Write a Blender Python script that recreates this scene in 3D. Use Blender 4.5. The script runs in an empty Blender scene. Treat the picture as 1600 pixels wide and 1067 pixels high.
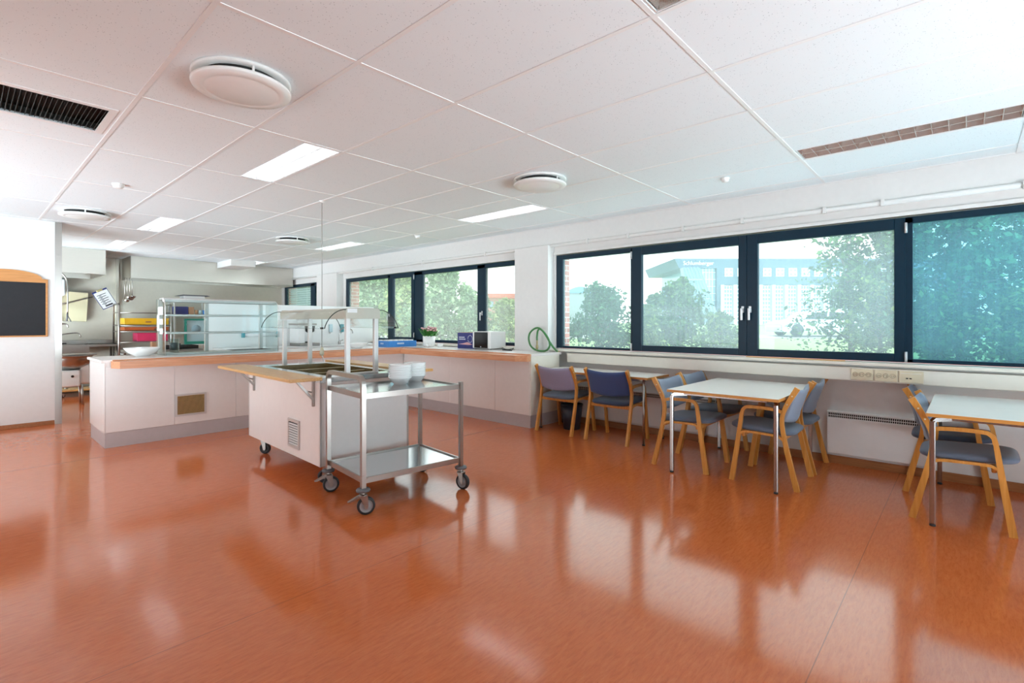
import bpy, bmesh, math, random
from mathutils import Vector, Matrix
random.seed(7)
PI = math.pi
scn = bpy.context.scene
COL = scn.collection

# ------------------------------------------------------------------ materials
def lin(c):
    return tuple(((v/255)/12.92 if v/255 <= .04045 else ((v/255+.055)/1.055)**2.4) for v in c) + (1,)

class NT:
    def __init__(s, name):
        s.m = bpy.data.materials.new(name); s.m.use_nodes = True
        s.t = s.m.node_tree; s.b = s.t.nodes['Principled BSDF']; s.out = s.t.nodes['Material Output']
    def n(s, typ, **kw):
        nd = s.t.nodes.new(typ)
        for k, v in kw.items():
            if k.startswith('i_'):
                key = k[2:]
                key = int(key) if key.isdigit() else key.replace('_', ' ')
                nd.inputs[key].default_value = v
            else: setattr(nd, k, v)
        return nd
    def l(s, a, ao, b, bi): s.t.links.new(a.outputs[ao], b.inputs[bi])
    def coords(s, scale=(1, 1, 1), kind='Object'):
        tc = s.n('ShaderNodeTexCoord'); mp = s.n('ShaderNodeMapping')
        mp.inputs['Scale'].default_value = scale
        s.l(tc, kind, mp, 'Vector'); return mp
    def ramp(s, src, out, stops):
        r = s.n('ShaderNodeValToRGB')
        e = r.color_ramp.elements
        while len(e) < len(stops): e.new(.5)
        for el, (p, c) in zip(e, stops): el.position = p; el.color = c
        s.l(src, out, r, 'Fac'); return r

def M(name, c, rough=.5, metal=0, spec=.5, var=.04, scale=(6, 6, 6), bump=0, coat=0):
    """plain surface with a slight mottled variation of its own colour"""
    k = NT(name)
    mp = k.coords(scale); nz = k.n('ShaderNodeTexNoise', i_Scale=3.0, i_Detail=4.0)
    k.l(mp, 'Vector', nz, 'Vector')
    L = lin(c)
    d = tuple(max(0, v*(1-var)) for v in L[:3])+(1,); u = tuple(min(1, v*(1+var)) for v in L[:3])+(1,)
    r = k.ramp(nz, 'Fac', [(.3, d), (.7, u)])
    k.l(r, 'Color', k.b, 'Base Color')
    k.b.inputs['Roughness'].default_value = rough; k.b.inputs['Metallic'].default_value = metal
    k.b.inputs['Specular IOR Level'].default_value = spec
    k.b.inputs['Coat Weight'].default_value = coat; k.b.inputs['Coat Roughness'].default_value = .08
    if bump:
        bp = k.n('ShaderNodeBump', i_Strength=bump, i_Distance=.01); k.l(nz, 'Fac', bp, 'Height'); k.l(bp, 'Normal', k.b, 'Normal')
    return k.m

def wood(name, c1, c2, rough=.4, axis=0, fine=1.0):
    k = NT(name)
    sc = [18*fine, 18*fine, 18*fine]; sc[axis] = 1.2*fine
    mp = k.coords(tuple(sc)); nz = k.n('ShaderNodeTexNoise', i_Scale=3.0, i_Detail=5.0, i_Distortion=.6)
    k.l(mp, 'Vector', nz, 'Vector')
    r = k.ramp(nz, 'Fac', [(.3, lin(c1)), (.72, lin(c2))]); k.l(r, 'Color', k.b, 'Base Color')
    k.b.inputs['Roughness'].default_value = rough
    bp = k.n('ShaderNodeBump', i_Strength=.08, i_Distance=.003); k.l(nz, 'Fac', bp, 'Height'); k.l(bp, 'Normal', k.b, 'Normal')
    return k.m

def fabric(name, c):
    k = NT(name)
    mp = k.coords((160, 160, 160)); nz = k.n('ShaderNodeTexNoise', i_Scale=3.0, i_Detail=3.0)
    k.l(mp, 'Vector', nz, 'Vector')
    L = lin(c); r = k.ramp(nz, 'Fac', [(.3, tuple(v*.78 for v in L[:3])+(1,)), (.7, tuple(min(1, v*1.2) for v in L[:3])+(1,))])
    k.l(r, 'Color', k.b, 'Base Color'); k.b.inputs['Roughness'].default_value = .9
    k.b.inputs['Sheen Weight'].default_value = .25
    bp = k.n('ShaderNodeBump', i_Strength=.25, i_Distance=.002); k.l(nz, 'Fac', bp, 'Height'); k.l(bp, 'Normal', k.b, 'Normal')
    return k.m

def steel(name, c=(205, 202, 198), rough=.25, stretch=(2, 2, 60)):
    k = NT(name)
    mp = k.coords(stretch); nz = k.n('ShaderNodeTexNoise', i_Scale=4.0, i_Detail=3.0)
    k.l(mp, 'Vector', nz, 'Vector')
    L = lin(c); r = k.ramp(nz, 'Fac', [(.3, tuple(v*.96 for v in L[:3])+(1,)), (.7, L)])
    k.l(r, 'Color', k.b, 'Base Color')
    k.b.inputs['Metallic'].default_value = 1
    mr = k.n('ShaderNodeMapRange'); mr.inputs['To Min'].default_value = rough*.95; mr.inputs['To Max'].default_value = rough*1.05
    k.l(nz, 'Fac', mr, 'Value'); k.l(mr, 'Result', k.b, 'Roughness')
    return k.m

def thin_fresnel(k, ior):
    """Fresnel for a single thin sheet: the same from both sides"""
    ge = k.n('ShaderNodeNewGeometry'); mr = k.n('ShaderNodeMapRange'); mr.inputs['To Min'].default_value = ior; mr.inputs['To Max'].default_value = 1/ior
    k.l(ge, 'Backfacing', mr, 'Value'); fr = k.n('ShaderNodeFresnel'); k.l(mr, 'Result', fr, 'IOR'); return fr

def emit(name, c, s):
    k = NT(name)
    k.b.inputs['Base Color'].default_value = lin(c); k.b.inputs['Emission Color'].default_value = lin(c)
    k.b.inputs['Emission Strength'].default_value = s
    return k.m

def thin_glass(name, tint=(250, 253, 252), refl=1.0):
    k = NT(name)
    tr = k.n('ShaderNodeBsdfTransparent'); tr.inputs[0].default_value = lin(tint)
    gl = k.n('ShaderNodeBsdfGlossy', i_Roughness=.02)
    fr = thin_fresnel(k, 1.3)
    mu = k.n('ShaderNodeMath', operation='MULTIPLY', i_1=refl); k.l(fr, 'Fac', mu, 0)
    mx = k.n('ShaderNodeMixShader'); k.l(mu, 'Value', mx, 'Fac'); k.l(tr, 'BSDF', mx, 1); k.l(gl, 'BSDF', mx, 2)
    k.l(mx, 'Shader', k.out, 'Surface'); return k.m

def window_glass(name, haze, tint=(.90, .98, .97, 1), film=(.70, .88, .95, 1)):
    """dirty insulated glass with fine vertical streaks; the film scatters the daylight"""
    k = NT(name)
    tr = k.n('ShaderNodeBsdfTransparent'); tr.inputs[0].default_value = tint
    tl = k.n('ShaderNodeBsdfTranslucent'); tl.inputs[0].default_value = film
    gl = k.n('ShaderNodeBsdfGlossy', i_Roughness=.02)
    fr = thin_fresnel(k, 1.25)
    mp = k.coords((1, 90, .3)); nz = k.n('ShaderNodeTexNoise', i_Scale=1.5, i_Detail=2.0); k.l(mp, 'Vector', nz, 'Vector')
    mp2 = k.coords((1, 1.3, 1.3)); n2 = k.n('ShaderNodeTexNoise', i_Scale=1.4, i_Detail=2.0); k.l(mp2, 'Vector', n2, 'Vector')
    ad = k.n('ShaderNodeMath', operation='ADD'); k.l(nz, 'Fac', ad, 0); k.l(n2, 'Fac', ad, 1)
    mr = k.n('ShaderNodeMapRange'); mr.inputs['From Min'].default_value = .65; mr.inputs['From Max'].default_value = 1.35
    mr.inputs['To Min'].default_value = haze*.8; mr.inputs['To Max'].default_value = haze*1.2
    k.l(ad, 'Value', mr, 'Value')
    m1 = k.n('ShaderNodeMixShader'); k.l(mr, 'Result', m1, 'Fac'); k.l(tr, 'BSDF', m1, 1); k.l(tl, 'BSDF', m1, 2)
    m2 = k.n('ShaderNodeMixShader'); k.l(fr, 'Fac', m2, 'Fac'); k.l(m1, 'Shader', m2, 1); k.l(gl, 'BSDF', m2, 2)
    k.l(m2, 'Shader', k.out, 'Surface'); return k.m

def floor_mat():
    k = NT('orange_linoleum')
    mp = k.coords((4, 22, 1)); nz = k.n('ShaderNodeTexNoise', i_Scale=3.0, i_Detail=8.0, i_Roughness=.7, i_Distortion=.5)
    k.l(mp, 'Vector', nz, 'Vector')
    r = k.ramp(nz, 'Fac', [(.25, lin((186, 92, 46))), (.5, lin((205, 108, 57))), (.78, lin((214, 122, 70)))])
    mp2 = k.coords((9, 55, 1)); n2 = k.n('ShaderNodeTexNoise', i_Scale=3.0, i_Detail=4.0); k.l(mp2, 'Vector', n2, 'Vector')
    r2 = k.ramp(n2, 'Fac', [(.24, lin((128, 72, 44))), (.36, (1, 1, 1, 1))])
    mx = k.n('ShaderNodeMix', data_type='RGBA', blend_type='MULTIPLY'); mx.inputs[0].default_value = .38
    k.l(r, 'Color', mx, 6); k.l(r2, 'Color', mx, 7)
    # welded seams of the sheets, every two metres
    tc = k.n('ShaderNodeTexCoord'); sp = k.n('ShaderNodeSeparateXYZ'); k.l(tc, 'Object', sp, 'Vector')
    a = k.n('ShaderNodeMath', operation='ADD', i_1=101.55); k.l(sp, 'Y', a, 0)
    md = k.n('ShaderNodeMath', operation='PINGPONG', i_1=1.0); k.l(a, 'Value', md, 0)
    lt = k.n('ShaderNodeMath', operation='LESS_THAN', i_1=.0022); k.l(md, 'Value', lt, 0)
    ms = k.n('ShaderNodeMix', data_type='RGBA'); ms.inputs[7].default_value = lin((120, 66, 42)); k.l(mx, 2, ms, 6)
    mu = k.n('ShaderNodeMath', operation='MULTIPLY', i_1=.6); k.l(lt, 'Value', mu, 0); k.l(mu, 'Value', ms, 0)
    k.l(ms, 2, k.b, 'Base Color')
    n3 = k.n('ShaderNodeTexNoise', i_Scale=9.0, i_Detail=3.0); k.l(k.coords((1, 1, 1)), 'Vector', n3, 'Vector')
    mr = k.n('ShaderNodeMapRange'); mr.inputs['To Min'].default_value = .10; mr.inputs['To Max'].default_value = .2
    k.l(n3, 'Fac', mr, 'Value'); k.l(mr, 'Result', k.b, 'Roughness')
    k.b.inputs['Specular IOR Level'].default_value = .3
    k.b.inputs['Coat Weight'].default_value = .3; k.b.inputs['Coat IOR'].default_value = 1.5; k.b.inputs['Coat Roughness'].default_value = .09
    return k.m

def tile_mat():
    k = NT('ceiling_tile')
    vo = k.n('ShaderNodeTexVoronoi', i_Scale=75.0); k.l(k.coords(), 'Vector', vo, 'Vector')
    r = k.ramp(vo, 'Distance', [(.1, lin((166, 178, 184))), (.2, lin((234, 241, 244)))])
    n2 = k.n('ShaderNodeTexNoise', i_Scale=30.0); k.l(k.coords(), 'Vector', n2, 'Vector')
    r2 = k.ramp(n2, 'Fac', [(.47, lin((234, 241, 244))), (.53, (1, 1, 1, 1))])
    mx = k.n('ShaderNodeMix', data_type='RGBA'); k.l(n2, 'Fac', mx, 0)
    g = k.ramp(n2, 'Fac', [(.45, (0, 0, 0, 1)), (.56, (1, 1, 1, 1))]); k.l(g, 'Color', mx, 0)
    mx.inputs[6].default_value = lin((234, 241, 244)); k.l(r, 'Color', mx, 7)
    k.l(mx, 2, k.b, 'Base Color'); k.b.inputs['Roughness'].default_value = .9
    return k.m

def brick_mat():
    k = NT('brickwork')
    br = k.n('ShaderNodeTexBrick', i_Scale=1.0)
    br.inputs['Color1'].default_value = lin((176, 104, 92)); br.inputs['Color2'].default_value = lin((150, 84, 74)); br.inputs['Mortar'].default_value = lin((176, 168, 160))
    br.inputs['Brick Width'].default_value = .22; br.inputs['Row Height'].default_value = .075; br.inputs['Mortar Size'].default_value = .008
    tc = k.n('ShaderNodeTexCoord'); sp = k.n('ShaderNodeSeparateXYZ'); k.l(tc, 'Object', sp, 'Vector')
    ad = k.n('ShaderNodeMath', operation='ADD'); k.l(sp, 'X', ad, 0); k.l(sp, 'Y', ad, 1)
    cb = k.n('ShaderNodeCombineXYZ'); k.l(ad, 'Value', cb, 'X'); k.l(sp, 'Z', cb, 'Y'); k.l(cb, 'Vector', br, 'Vector')
    k.l(br, 'Color', k.b, 'Base Color'); k.b.inputs['Roughness'].default_value = .85
    return k.m

def leaf_mat(name, c1, c2):
    """leaves of mixed greens, each leaf its own shade"""
    k = NT(name)
    nz = k.n('ShaderNodeTexNoise', i_Scale=1.1, i_Detail=3.0); k.l(k.coords(), 'Vector', nz, 'Vector')
    ge = k.n('ShaderNodeNewGeometry'); ad = k.n('ShaderNodeMath', operation='MULTIPLY_ADD', i_1=.75); k.l(ge, 'Random Per Island', ad, 0)
    sc = k.n('ShaderNodeMath', operation='MULTIPLY_ADD', i_1=1.1, i_2=-.42); k.l(nz, 'Fac', sc, 0); k.l(sc, 'Value', ad, 2)
    L1, L2 = lin(c1), lin(c2)
    r = k.ramp(ad, 'Value', [(.05, tuple(v*.45 for v in L1[:3])+(1,)), (.5, L1), (.9, L2), (1.0, tuple(min(1, v*1.25) for v in L2[:3])+(1,))])
    df = k.n('ShaderNodeBsdfDiffuse'); tl = k.n('ShaderNodeBsdfTranslucent')
    k.l(r, 'Color', df, 'Color'); k.l(r, 'Color', tl, 'Color')
    mx = k.n('ShaderNodeMixShader'); mx.inputs[0].default_value = .35; k.l(df, 'BSDF', mx, 1); k.l(tl, 'BSDF', mx, 2)
    k.l(mx, 'Shader', k.out, 'Surface'); return k.m

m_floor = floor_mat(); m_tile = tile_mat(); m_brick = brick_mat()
m_wall = M('wall_paint', (226, 224, 221), .6, var=.015)
m_kwall = M('kitchen_wall_paint', (226, 220, 204), .5, var=.02)
m_bar = M('grid_bar_paint', (236, 236, 236), .4, var=.01)
m_white = M('white_laminate', (236, 230, 226), .25, var=.012)
m_plastic = M('white_plastic', (238, 238, 236), .3, var=.01)
m_beige = M('cream_plastic', (226, 214, 186), .4, var=.02)
m_cream = M('cream_paint', (232, 226, 214), .45, var=.015)
m_porc = M('white_porcelain', (240, 240, 238), .12, var=.01, coat=.5)
m_kick = M('grey_kick_laminate', (188, 180, 180), .35, var=.02)
m_rail = wood('beech_edge', (206, 140, 100), (226, 166, 126), .35, 0)
m_raily = wood('beech_edge_long', (206, 140, 100), (226, 166, 126), .35, 1)
m_honey = wood('honey_beech', (196, 130, 52), (218, 156, 80), .38, 2)
m_edge = wood('table_edge_wood', (186, 124, 56), (206, 146, 76), .4, 1)
m_flap = wood('flap_wood', (198, 148, 84), (220, 174, 112), .32, 1)
m_skirt = wood('skirting_wood', (150, 96, 56), (172, 114, 70), .4, 1)
m_boardwood = wood('board_frame_wood', (184, 122, 62), (204, 142, 80), .4, 0)
m_black = M('black_board', (28, 29, 33), .75, var=.1)
m_steel = steel('brushed_steel', (172, 166, 160), .28); m_steelx = steel('brushed_steel_hood', (206, 200, 190), .3, (2, 2, 40))
m_sheet = steel('steel_sheet', (214, 214, 214), .16, (30, 3, 3))
m_alu = M('satin_aluminium', (206, 202, 198), .4, .55, var=.02)
m_chrome = M('chrome', (176, 170, 166), .2, 1, var=.01)
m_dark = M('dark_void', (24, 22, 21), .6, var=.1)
m_rubber = M('black_rubber', (42, 42, 44), .55, var=.1)
m_greyrub = M('grey_rubber', (98, 98, 102), .5, var=.06)
m_wheelgrey = M('grey_wheel_plastic', (150, 150, 152), .4, var=.04)
m_frame = M('dark_teal_frame', (14, 42, 58), .35, spec=.25, var=.06)
m_handle = M('window_handle_grey', (206, 208, 210), .3, .3, var=.02)
m_glass = window_glass('hazy_window_glass', .15); m_glass3 = window_glass('teal_hazy_window_glass', .15, (.54, .80, .84, 1), (.42, .68, .82, 1)); m_glass2 = window_glass('clear_window_glass', .16, (.97, 1, 1, 1), (.9, .97, .97, 1))
m_thin = thin_glass('guard_glass', refl=.6); m_thin2 = thin_glass('display_glass', (244, 249, 249), 1.0)
m_edgeglass = M('glass_edge', (40, 52, 50), .15, var=.02)
m_louv = M('louver_metal', (232, 230, 226), .16, .9, var=.01)
LAMP = 13
SKY_N, SKY_S, FILL_GLOW_S = 1.85, 2.3, 6.2  # sky strengths by side, then the gain of the added low fill glow
m_louvlit = M('lit_louver_metal', (232, 232, 230), .25, .35, var=.01)  # same louvers as the unlit lights; their lit look is put into the colour
m_tube = emit('lit_tube', (232, 242, 250), LAMP)
m_tubeoff = M('unlit_tube', (236, 234, 230), .3, var=.01)
f_grey = fabric('blue_grey_fabric', (130, 142, 162)); f_purple = fabric('lilac_grey_fabric', (148, 142, 168)); f_navy = fabric('navy_fabric', (58, 78, 128))
f_slate = fabric('slate_fabric', (98, 108, 126)); f_dark = fabric('dark_slate_fabric', (66, 78, 98)); f_navyseat = fabric('dark_navy_fabric', (52, 66, 92))
m_top = M('white_table_laminate', (244, 239, 233), .22, var=.01)
m_bin = M('dark_bin_plastic', (44, 46, 58), .4, var=.06)
m_green = M('green_hose', (62, 122, 66), .35, var=.05)
m_brass = M('hose_fitting', (176, 160, 120), .3, .9, var=.05)
m_blue = M('blue_crate_plastic', (64, 140, 214), .35, var=.03)
m_navybox = M('navy_carton', (34, 42, 116), .35, var=.04)
m_yellow = M('yellow_crate_plastic', (232, 180, 20), .4, var=.03)
m_orange = M('orange_crate_plastic', (190, 92, 40), .4, var=.04)
m_pink = M('pink_crate_plastic', (214, 50, 98), .4, var=.03)
m_teal = M('teal_crate_plastic', (24, 138, 120), .4, var=.04)
m_pale = M('pale_blue_plastic', (190, 214, 220), .35, var=.03)
m_carton = M('brown_cardboard', (186, 140, 106), .8, var=.05)
m_tealcloth = M('teal_plastic', (70, 150, 160), .4, var=.05)
m_paper = M('paper', (232, 232, 232), .7, var=.01); m_ink = M('printed_black', (44, 46, 54), .6, var=.05); m_inkblue = M('dark_blue_plastic', (36, 48, 110), .4, var=.05)
m_letter = M('white_print', (226, 232, 240), .5, var=.02)
m_warmpan = steel('bain_marie_steel', (206, 192, 160), .22, (6, 6, 6))
m_blackplastic = M('black_plastic', (26, 26, 28), .25, var=.05)
m_door_glass = M('dark_oven_glass', (12, 12, 13), .12, spec=.2, var=.02)
m_pink_fl = M('pink_petal', (226, 178, 180), .7, var=.08); m_leaf = M('pot_plant_leaf', (60, 128, 48), .5, var=.2)
m_blind = M('blind_slat', (196, 212, 214), .4, var=.02)

# ------------------------------------------------------------------ mesh builder
class MB:
    def __init__(s): s.bm = bmesh.new()
    def faces_of(s, vs, fs, mat=0):
        v = [s.bm.verts.new(p) for p in vs]
        for f in fs:
            try: s.bm.faces.new([v[i] for i in f]).material_index = mat
            except ValueError: pass
        return s
    def box(s, x0, x1, y0, y1, z0, z1, bev=0, mat=0, rot=None, seg=1):
        x0, x1 = min(x0, x1), max(x0, x1); y0, y1 = min(y0, y1), max(y0, y1); z0, z1 = min(z0, z1), max(z0, z1)
        b = s.bm if not bev and rot is None else bmesh.new()
        v = [b.verts.new(p) for p in ((x0, y0, z0), (x1, y0, z0), (x1, y1, z0), (x0, y1, z0), (x0, y0, z1), (x1, y0, z1), (x1, y1, z1), (x0, y1, z1))]
        for f in ((3, 2, 1, 0), (4, 5, 6, 7), (0, 1, 5, 4), (1, 2, 6, 5), (2, 3, 7, 6), (3, 0, 4, 7)):
            b.faces.new([v[i] for i in f]).material_index = mat
        if b is not s.bm:
            if bev: bmesh.ops.bevel(b, geom=b.edges[:], offset=min(bev, .49*min(x1-x0, y1-y0, z1-z0)), segments=seg, profile=.5, affect='EDGES')
            for f in b.faces: f.material_index = mat
            if rot is not None: bmesh.ops.transform(b, matrix=rot, verts=b.verts[:])
            s.merge(b)
        return s
    def merge(s, b, mx=None):
        me = bpy.data.meshes.new('tmp'); b.to_mesh(me); b.free()
        if mx is not None: me.transform(mx)
        s.bm.from_mesh(me); bpy.data.meshes.remove(me)
    def tube(s, pts, r, seg=10, closed=False, mat=0, caps=True, square=False):
        """round (or square) bar swept along points; r may be a list"""
        P = [Vector(p) for p in pts]; n = len(P)
        R = r if isinstance(r, (list, tuple)) else [r]*n
        tang = []
        for i in range(n):
            a = P[(i-1) % n] if closed or i > 0 else P[i]; b = P[(i+1) % n] if closed or i < n-1 else P[i]
            tang.append((b-a).normalized())
        ref = Vector((0, 0, 1)) if abs(tang[0].z) < .9 else Vector((1, 0, 0))
        u = tang[0].cross(ref).normalized(); rings = []
        if square: seg = 4
        for i in range(n):
            t = tang[i]; u = (u - t*u.dot(t)).normalized(); w = t.cross(u)
            k = 1.0
            ring = []
            for j in range(seg):
                an = 2*PI*j/seg + (PI/4 if square else 0); rr = R[i]*(1.41421 if square else 1)
                ring.append(s.bm.verts.new(P[i]+(u*math.cos(an)+w*math.sin(an))*rr))
            rings.append(ring)
        for i in range(n if closed else n-1):
            A = rings[i]; B = rings[(i+1) % n]
            for j in range(seg):
                f = s.bm.faces.new((A[j], A[(j+1) % seg], B[(j+1) % seg], B[j])); f.material_index = mat; f.smooth = not square
        if caps and not closed:
            s.bm.faces.new(rings[0][::-1]).material_index = mat; s.bm.faces.new(rings[-1]).material_index = mat
        return s
    def lathe(s, prof, c=(0, 0, 0), seg=28, mat=0, rot=None):
        rings = []; mx = Matrix.Translation(c) @ (rot.to_4x4() if rot is not None else Matrix())
        for r, z in prof:
            if r < 1e-5: rings.append([s.bm.verts.new(mx @ Vector((0, 0, z)))])
            else: rings.append([s.bm.verts.new(mx @ Vector((r*math.cos(2*PI*j/seg), r*math.sin(2*PI*j/seg), z))) for j in range(seg)])
        for A, B in zip(rings, rings[1:]):
            for j in range(seg):
                a, b = A[j % len(A)], A[(j+1) % len(A)]; c2, d = B[(j+1) % len(B)], B[j % len(B)]
                vs = []
                for q in (a, b, c2, d):
                    if q not in vs: vs.append(q)
                if len(vs) > 2:
                    f = s.bm.faces.new(vs); f.smooth = True; f.material_index = mat
        return s
    def prism(s, poly, a, b, plane='yz', mat=0):
        """extrude a 2-D outline along the remaining axis from a to b"""
        def p(q, t): return {'yz': (t, q[0], q[1]), 'xz': (q[0], t, q[1]), 'xy': (q[0], q[1], t)}[plane]
        A = [s.bm.verts.new(p(q, a)) for q in poly]; B = [s.bm.verts.new(p(q, b)) for q in poly]; n = len(poly)
        s.bm.faces.new(A).material_index = mat; s.bm.faces.new(B[::-1]).material_index = mat
        for i in range(n): s.bm.faces.new((A[i], A[(i+1) % n], B[(i+1) % n], B[i])).material_index = mat
        return s
    def strip(s, path, t, x0, x1, mat=0):
        """laminated bar: a path in the yz plane, thickness t, width x0..x1"""
        n = len(path); T = t if isinstance(t, (list, tuple)) else [t]*n; L = []; Rr = []
        for i in range(n):
            a = Vector(path[max(0, i-1)]); b = Vector(path[min(n-1, i+1)]); d = (b-a).normalized(); nn = Vector((-d.y, d.x))
            q = Vector(path[i]); L.append(q+nn*T[i]/2); Rr.append(q-nn*T[i]/2)
        rows = [[s.bm.verts.new((x, q.x, q.y)) for x, q in ((x0, L[i]), (x1, L[i]), (x1, Rr[i]), (x0, Rr[i]))] for i in range(n)]
        for A, B in zip(rows, rows[1:]):
            for j in range(4): s.bm.faces.new((A[j], A[(j+1) % 4], B[(j+1) % 4], B[j])).material_index = mat
        s.bm.faces.new(rows[0][::-1]); s.bm.faces.new(rows[-1]); return s
    def slab_holes(s, u0, u1, v0, v1, w0, w1, holes, plane, mat=0):
        """a slab with rectangular openings; plane names the two in-plane axes"""
        us = sorted({u0, u1, *[h[0] for h in holes], *[h[1] for h in holes]}); vs = sorted({v0, v1, *[h[2] for h in holes], *[h[3] for h in holes]})
        us = [u for u in us if u0 <= u <= u1]; vs = [v for v in vs if v0 <= v <= v1]
        solid = {}
        for i in range(len(us)-1):
            for j in range(len(vs)-1):
                cu, cv = (us[i]+us[i+1])/2, (vs[j]+vs[j+1])/2
                solid[i, j] = not any(h[0] < cu < h[1] and h[2] < cv < h[3] for h in holes)
        def p(u, v, w): return {'xy': (u, v, w), 'yz': (w, u, v), 'xz': (u, w, v)}[plane]
        cache = {}
        def V(u, v, w):
            k = (u, v, w)
            if k not in cache: cache[k] = s.bm.verts.new(p(u, v, w))
            return cache[k]
        def F(*q): s.bm.faces.new([V(*a) for a in q]).material_index = mat
        for (i, j), ok in solid.items():
            if not ok: continue
            a, b, c, d = us[i], us[i+1], vs[j], vs[j+1]
            F((a, c, w0), (b, c, w0), (b, d, w0), (a, d, w0)); F((a, c, w1), (a, d, w1), (b, d, w1), (b, c, w1))
            for (di, dj), e in (((-1, 0), ((a, c), (a, d))), ((1, 0), ((b, c), (b, d))), ((0, -1), ((a, c), (b, c))), ((0, 1), ((a, d), (b, d)))):
                if not solid.get((i+di, j+dj), False):
                    (p0, p1) = e; F((*p0, w0), (*p1, w0), (*p1, w1), (*p0, w1))
        return s
    def blob(s, fn, nu=20, nv=12, mat=0):
        """closed surface from fn(u,v) with u around, v pole to pole"""
        rows = [[s.bm.verts.new(fn(i/nu, j/nv)) for i in range(nu)] for j in range(1, nv)]
        top = s.bm.verts.new(fn(0, 0)); bot = s.bm.verts.new(fn(0, 1))
        for A, B in zip(rows, rows[1:]):
            for i in range(nu):
                f = s.bm.faces.new((A[i], A[(i+1) % nu], B[(i+1) % nu], B[i])); f.smooth = True; f.material_index = mat
        for i in range(nu):
            f = s.bm.faces.new((top, rows[0][(i+1) % nu], rows[0][i])); f.smooth = True; f.material_index = mat
            f = s.bm.faces.new((bot, rows[-1][i], rows[-1][(i+1) % nu])); f.smooth = True; f.material_index = mat
        return s
    def build(s, name, mats, parent=None, label=None):
        bmesh.ops.recalc_face_normals(s.bm, faces=s.bm.faces[:])
        me = bpy.data.meshes.new(name); s.bm.to_mesh(me); s.bm.free()
        for m in (mats if isinstance(mats, (list, tuple)) else [mats]): me.materials.append(m)
        o = bpy.data.objects.new(name, me); COL.objects.link(o)
        if parent is not None: o.parent = parent
        if label: o['label'] = label
        return o

def rbox(x0, x1, y0, y1, z0, z1, bev=.004, seg=2): return MB().box(x0, x1, y0, y1, z0, z1, bev, seg=seg)

def tag(o, label, cat, group=None, kind=None):
    o['label'] = label; o['category'] = cat
    if group: o['group'] = group
    if kind: o['kind'] = kind
    return o
def thing(name, label, cat, loc=(0, 0, 0), rz=0, group=None, kind=None):
    o = bpy.data.objects.new(name, None); COL.objects.link(o); o.empty_display_size = .1
    o.location = loc; o.rotation_euler = (0, 0, rz)
    return tag(o, label, cat, group, kind)
def struct(o, label=None, cat=None):
    o['kind'] = 'structure'
    if label: o['label'] = label
    if cat: o['category'] = cat
    return o
def kids(o): return [c for c in COL.objects if c.parent == o]
def copy_tree(o, loc=None, rz=None, label=None, group=None):
    c = o.copy(); COL.objects.link(c)
    if loc is not None: c.location = loc
    if rz is not None: c.rotation_euler = (0, 0, rz)
    if label: c['label'] = label
    if group: c['group'] = group
    for ch in kids(o):
        d = ch.copy(); COL.objects.link(d); d.parent = c
        for g in kids(ch):
            e = g.copy(); COL.objects.link(e); e.parent = d
    return c
def swap(o, part, mat):
    for ch in kids(o):
        if ch.name.split('.')[0] == part:
            ch.data = ch.data.copy(); ch.data.materials[0] = mat
def text_mesh(body, size, depth, name, m, parent, mx, label=None):
    cu = bpy.data.curves.new('lettering', 'FONT'); cu.body = body; cu.size = size; cu.extrude = depth; cu.align_x = 'CENTER'; cu.align_y = 'CENTER'
    t = bpy.data.objects.new('lettering', cu); COL.objects.link(t)
    bpy.context.view_layer.update()
    me = bpy.data.meshes.new_from_object(t.evaluated_get(bpy.context.evaluated_depsgraph_get()))
    bpy.data.objects.remove(t); bpy.data.curves.remove(cu)
    me.transform(mx); me.materials.clear(); me.materials.append(m)
    o = bpy.data.objects.new(name, me); COL.objects.link(o); o.parent = parent
    if label: o['label'] = label
    return o

# ------------------------------------------------------------------ camera
CH, CZ = 1.35, 2.687
YAW = .8353; FWD = Vector((math.sin(YAW), math.cos(YAW), 0)); RGT = Vector((math.cos(YAW), -math.sin(YAW), 0))
cam = bpy.data.cameras.new('camera'); cam.lens = 786.5/1600*36; cam.sensor_width = 36; cam.shift_y = -29.6/1600
co = bpy.data.objects.new('camera', cam); COL.objects.link(co); co.location = (0, 0, CH); co.rotation_euler = (PI/2, 0, -YAW)
scn.camera = co

# ------------------------------------------------------------------ room shell
X0, X1, Y0, Y1 = -2.4, 5.68, -2.6, 13.2
GX, GY, TX, TY = .7267, 1.0143, .658, 1.308
FX = []  # fixture openings
LA = [(1.735, 2.025, m, on) for m, on in ((-1, 0), (2, 1), (5, 1), (7, 1))] + [(4.375, 4.66, m, on) for m, on in ((-1, 0), (2, 1), (5, 1), (8, 1))] + [(1.735, 2.025, -2, 0), (4.375, 4.66, -2, 0)]
for xa, xb, m, on in LA: FX.append((xa, xb, GY+TY*m+.02, GY+TY*(m+1)-.02))
VENT = (.085, .68, 3.975, 4.53)
LIGHT_CUT = (X0-.15, .12, 9.12, Y1+.15)   # cut-out added beside the kitchen so outside light reaches its side opening
struct(MB().slab_holes(X0-.15, 5.95, Y0-.15, Y1+.15, -.08, 0, [LIGHT_CUT], 'xy').build('floor', m_floor), 'glossy orange marbled linoleum floor', 'floor')
struct(MB().slab_holes(X0, X1+.02, Y0, Y1, CZ, CZ+.02, FX+[VENT, (X0, .12, 9.12, Y1)], 'xy').build('ceiling', m_tile), 'white suspended ceiling of speckled mineral tiles', 'ceiling')
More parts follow.
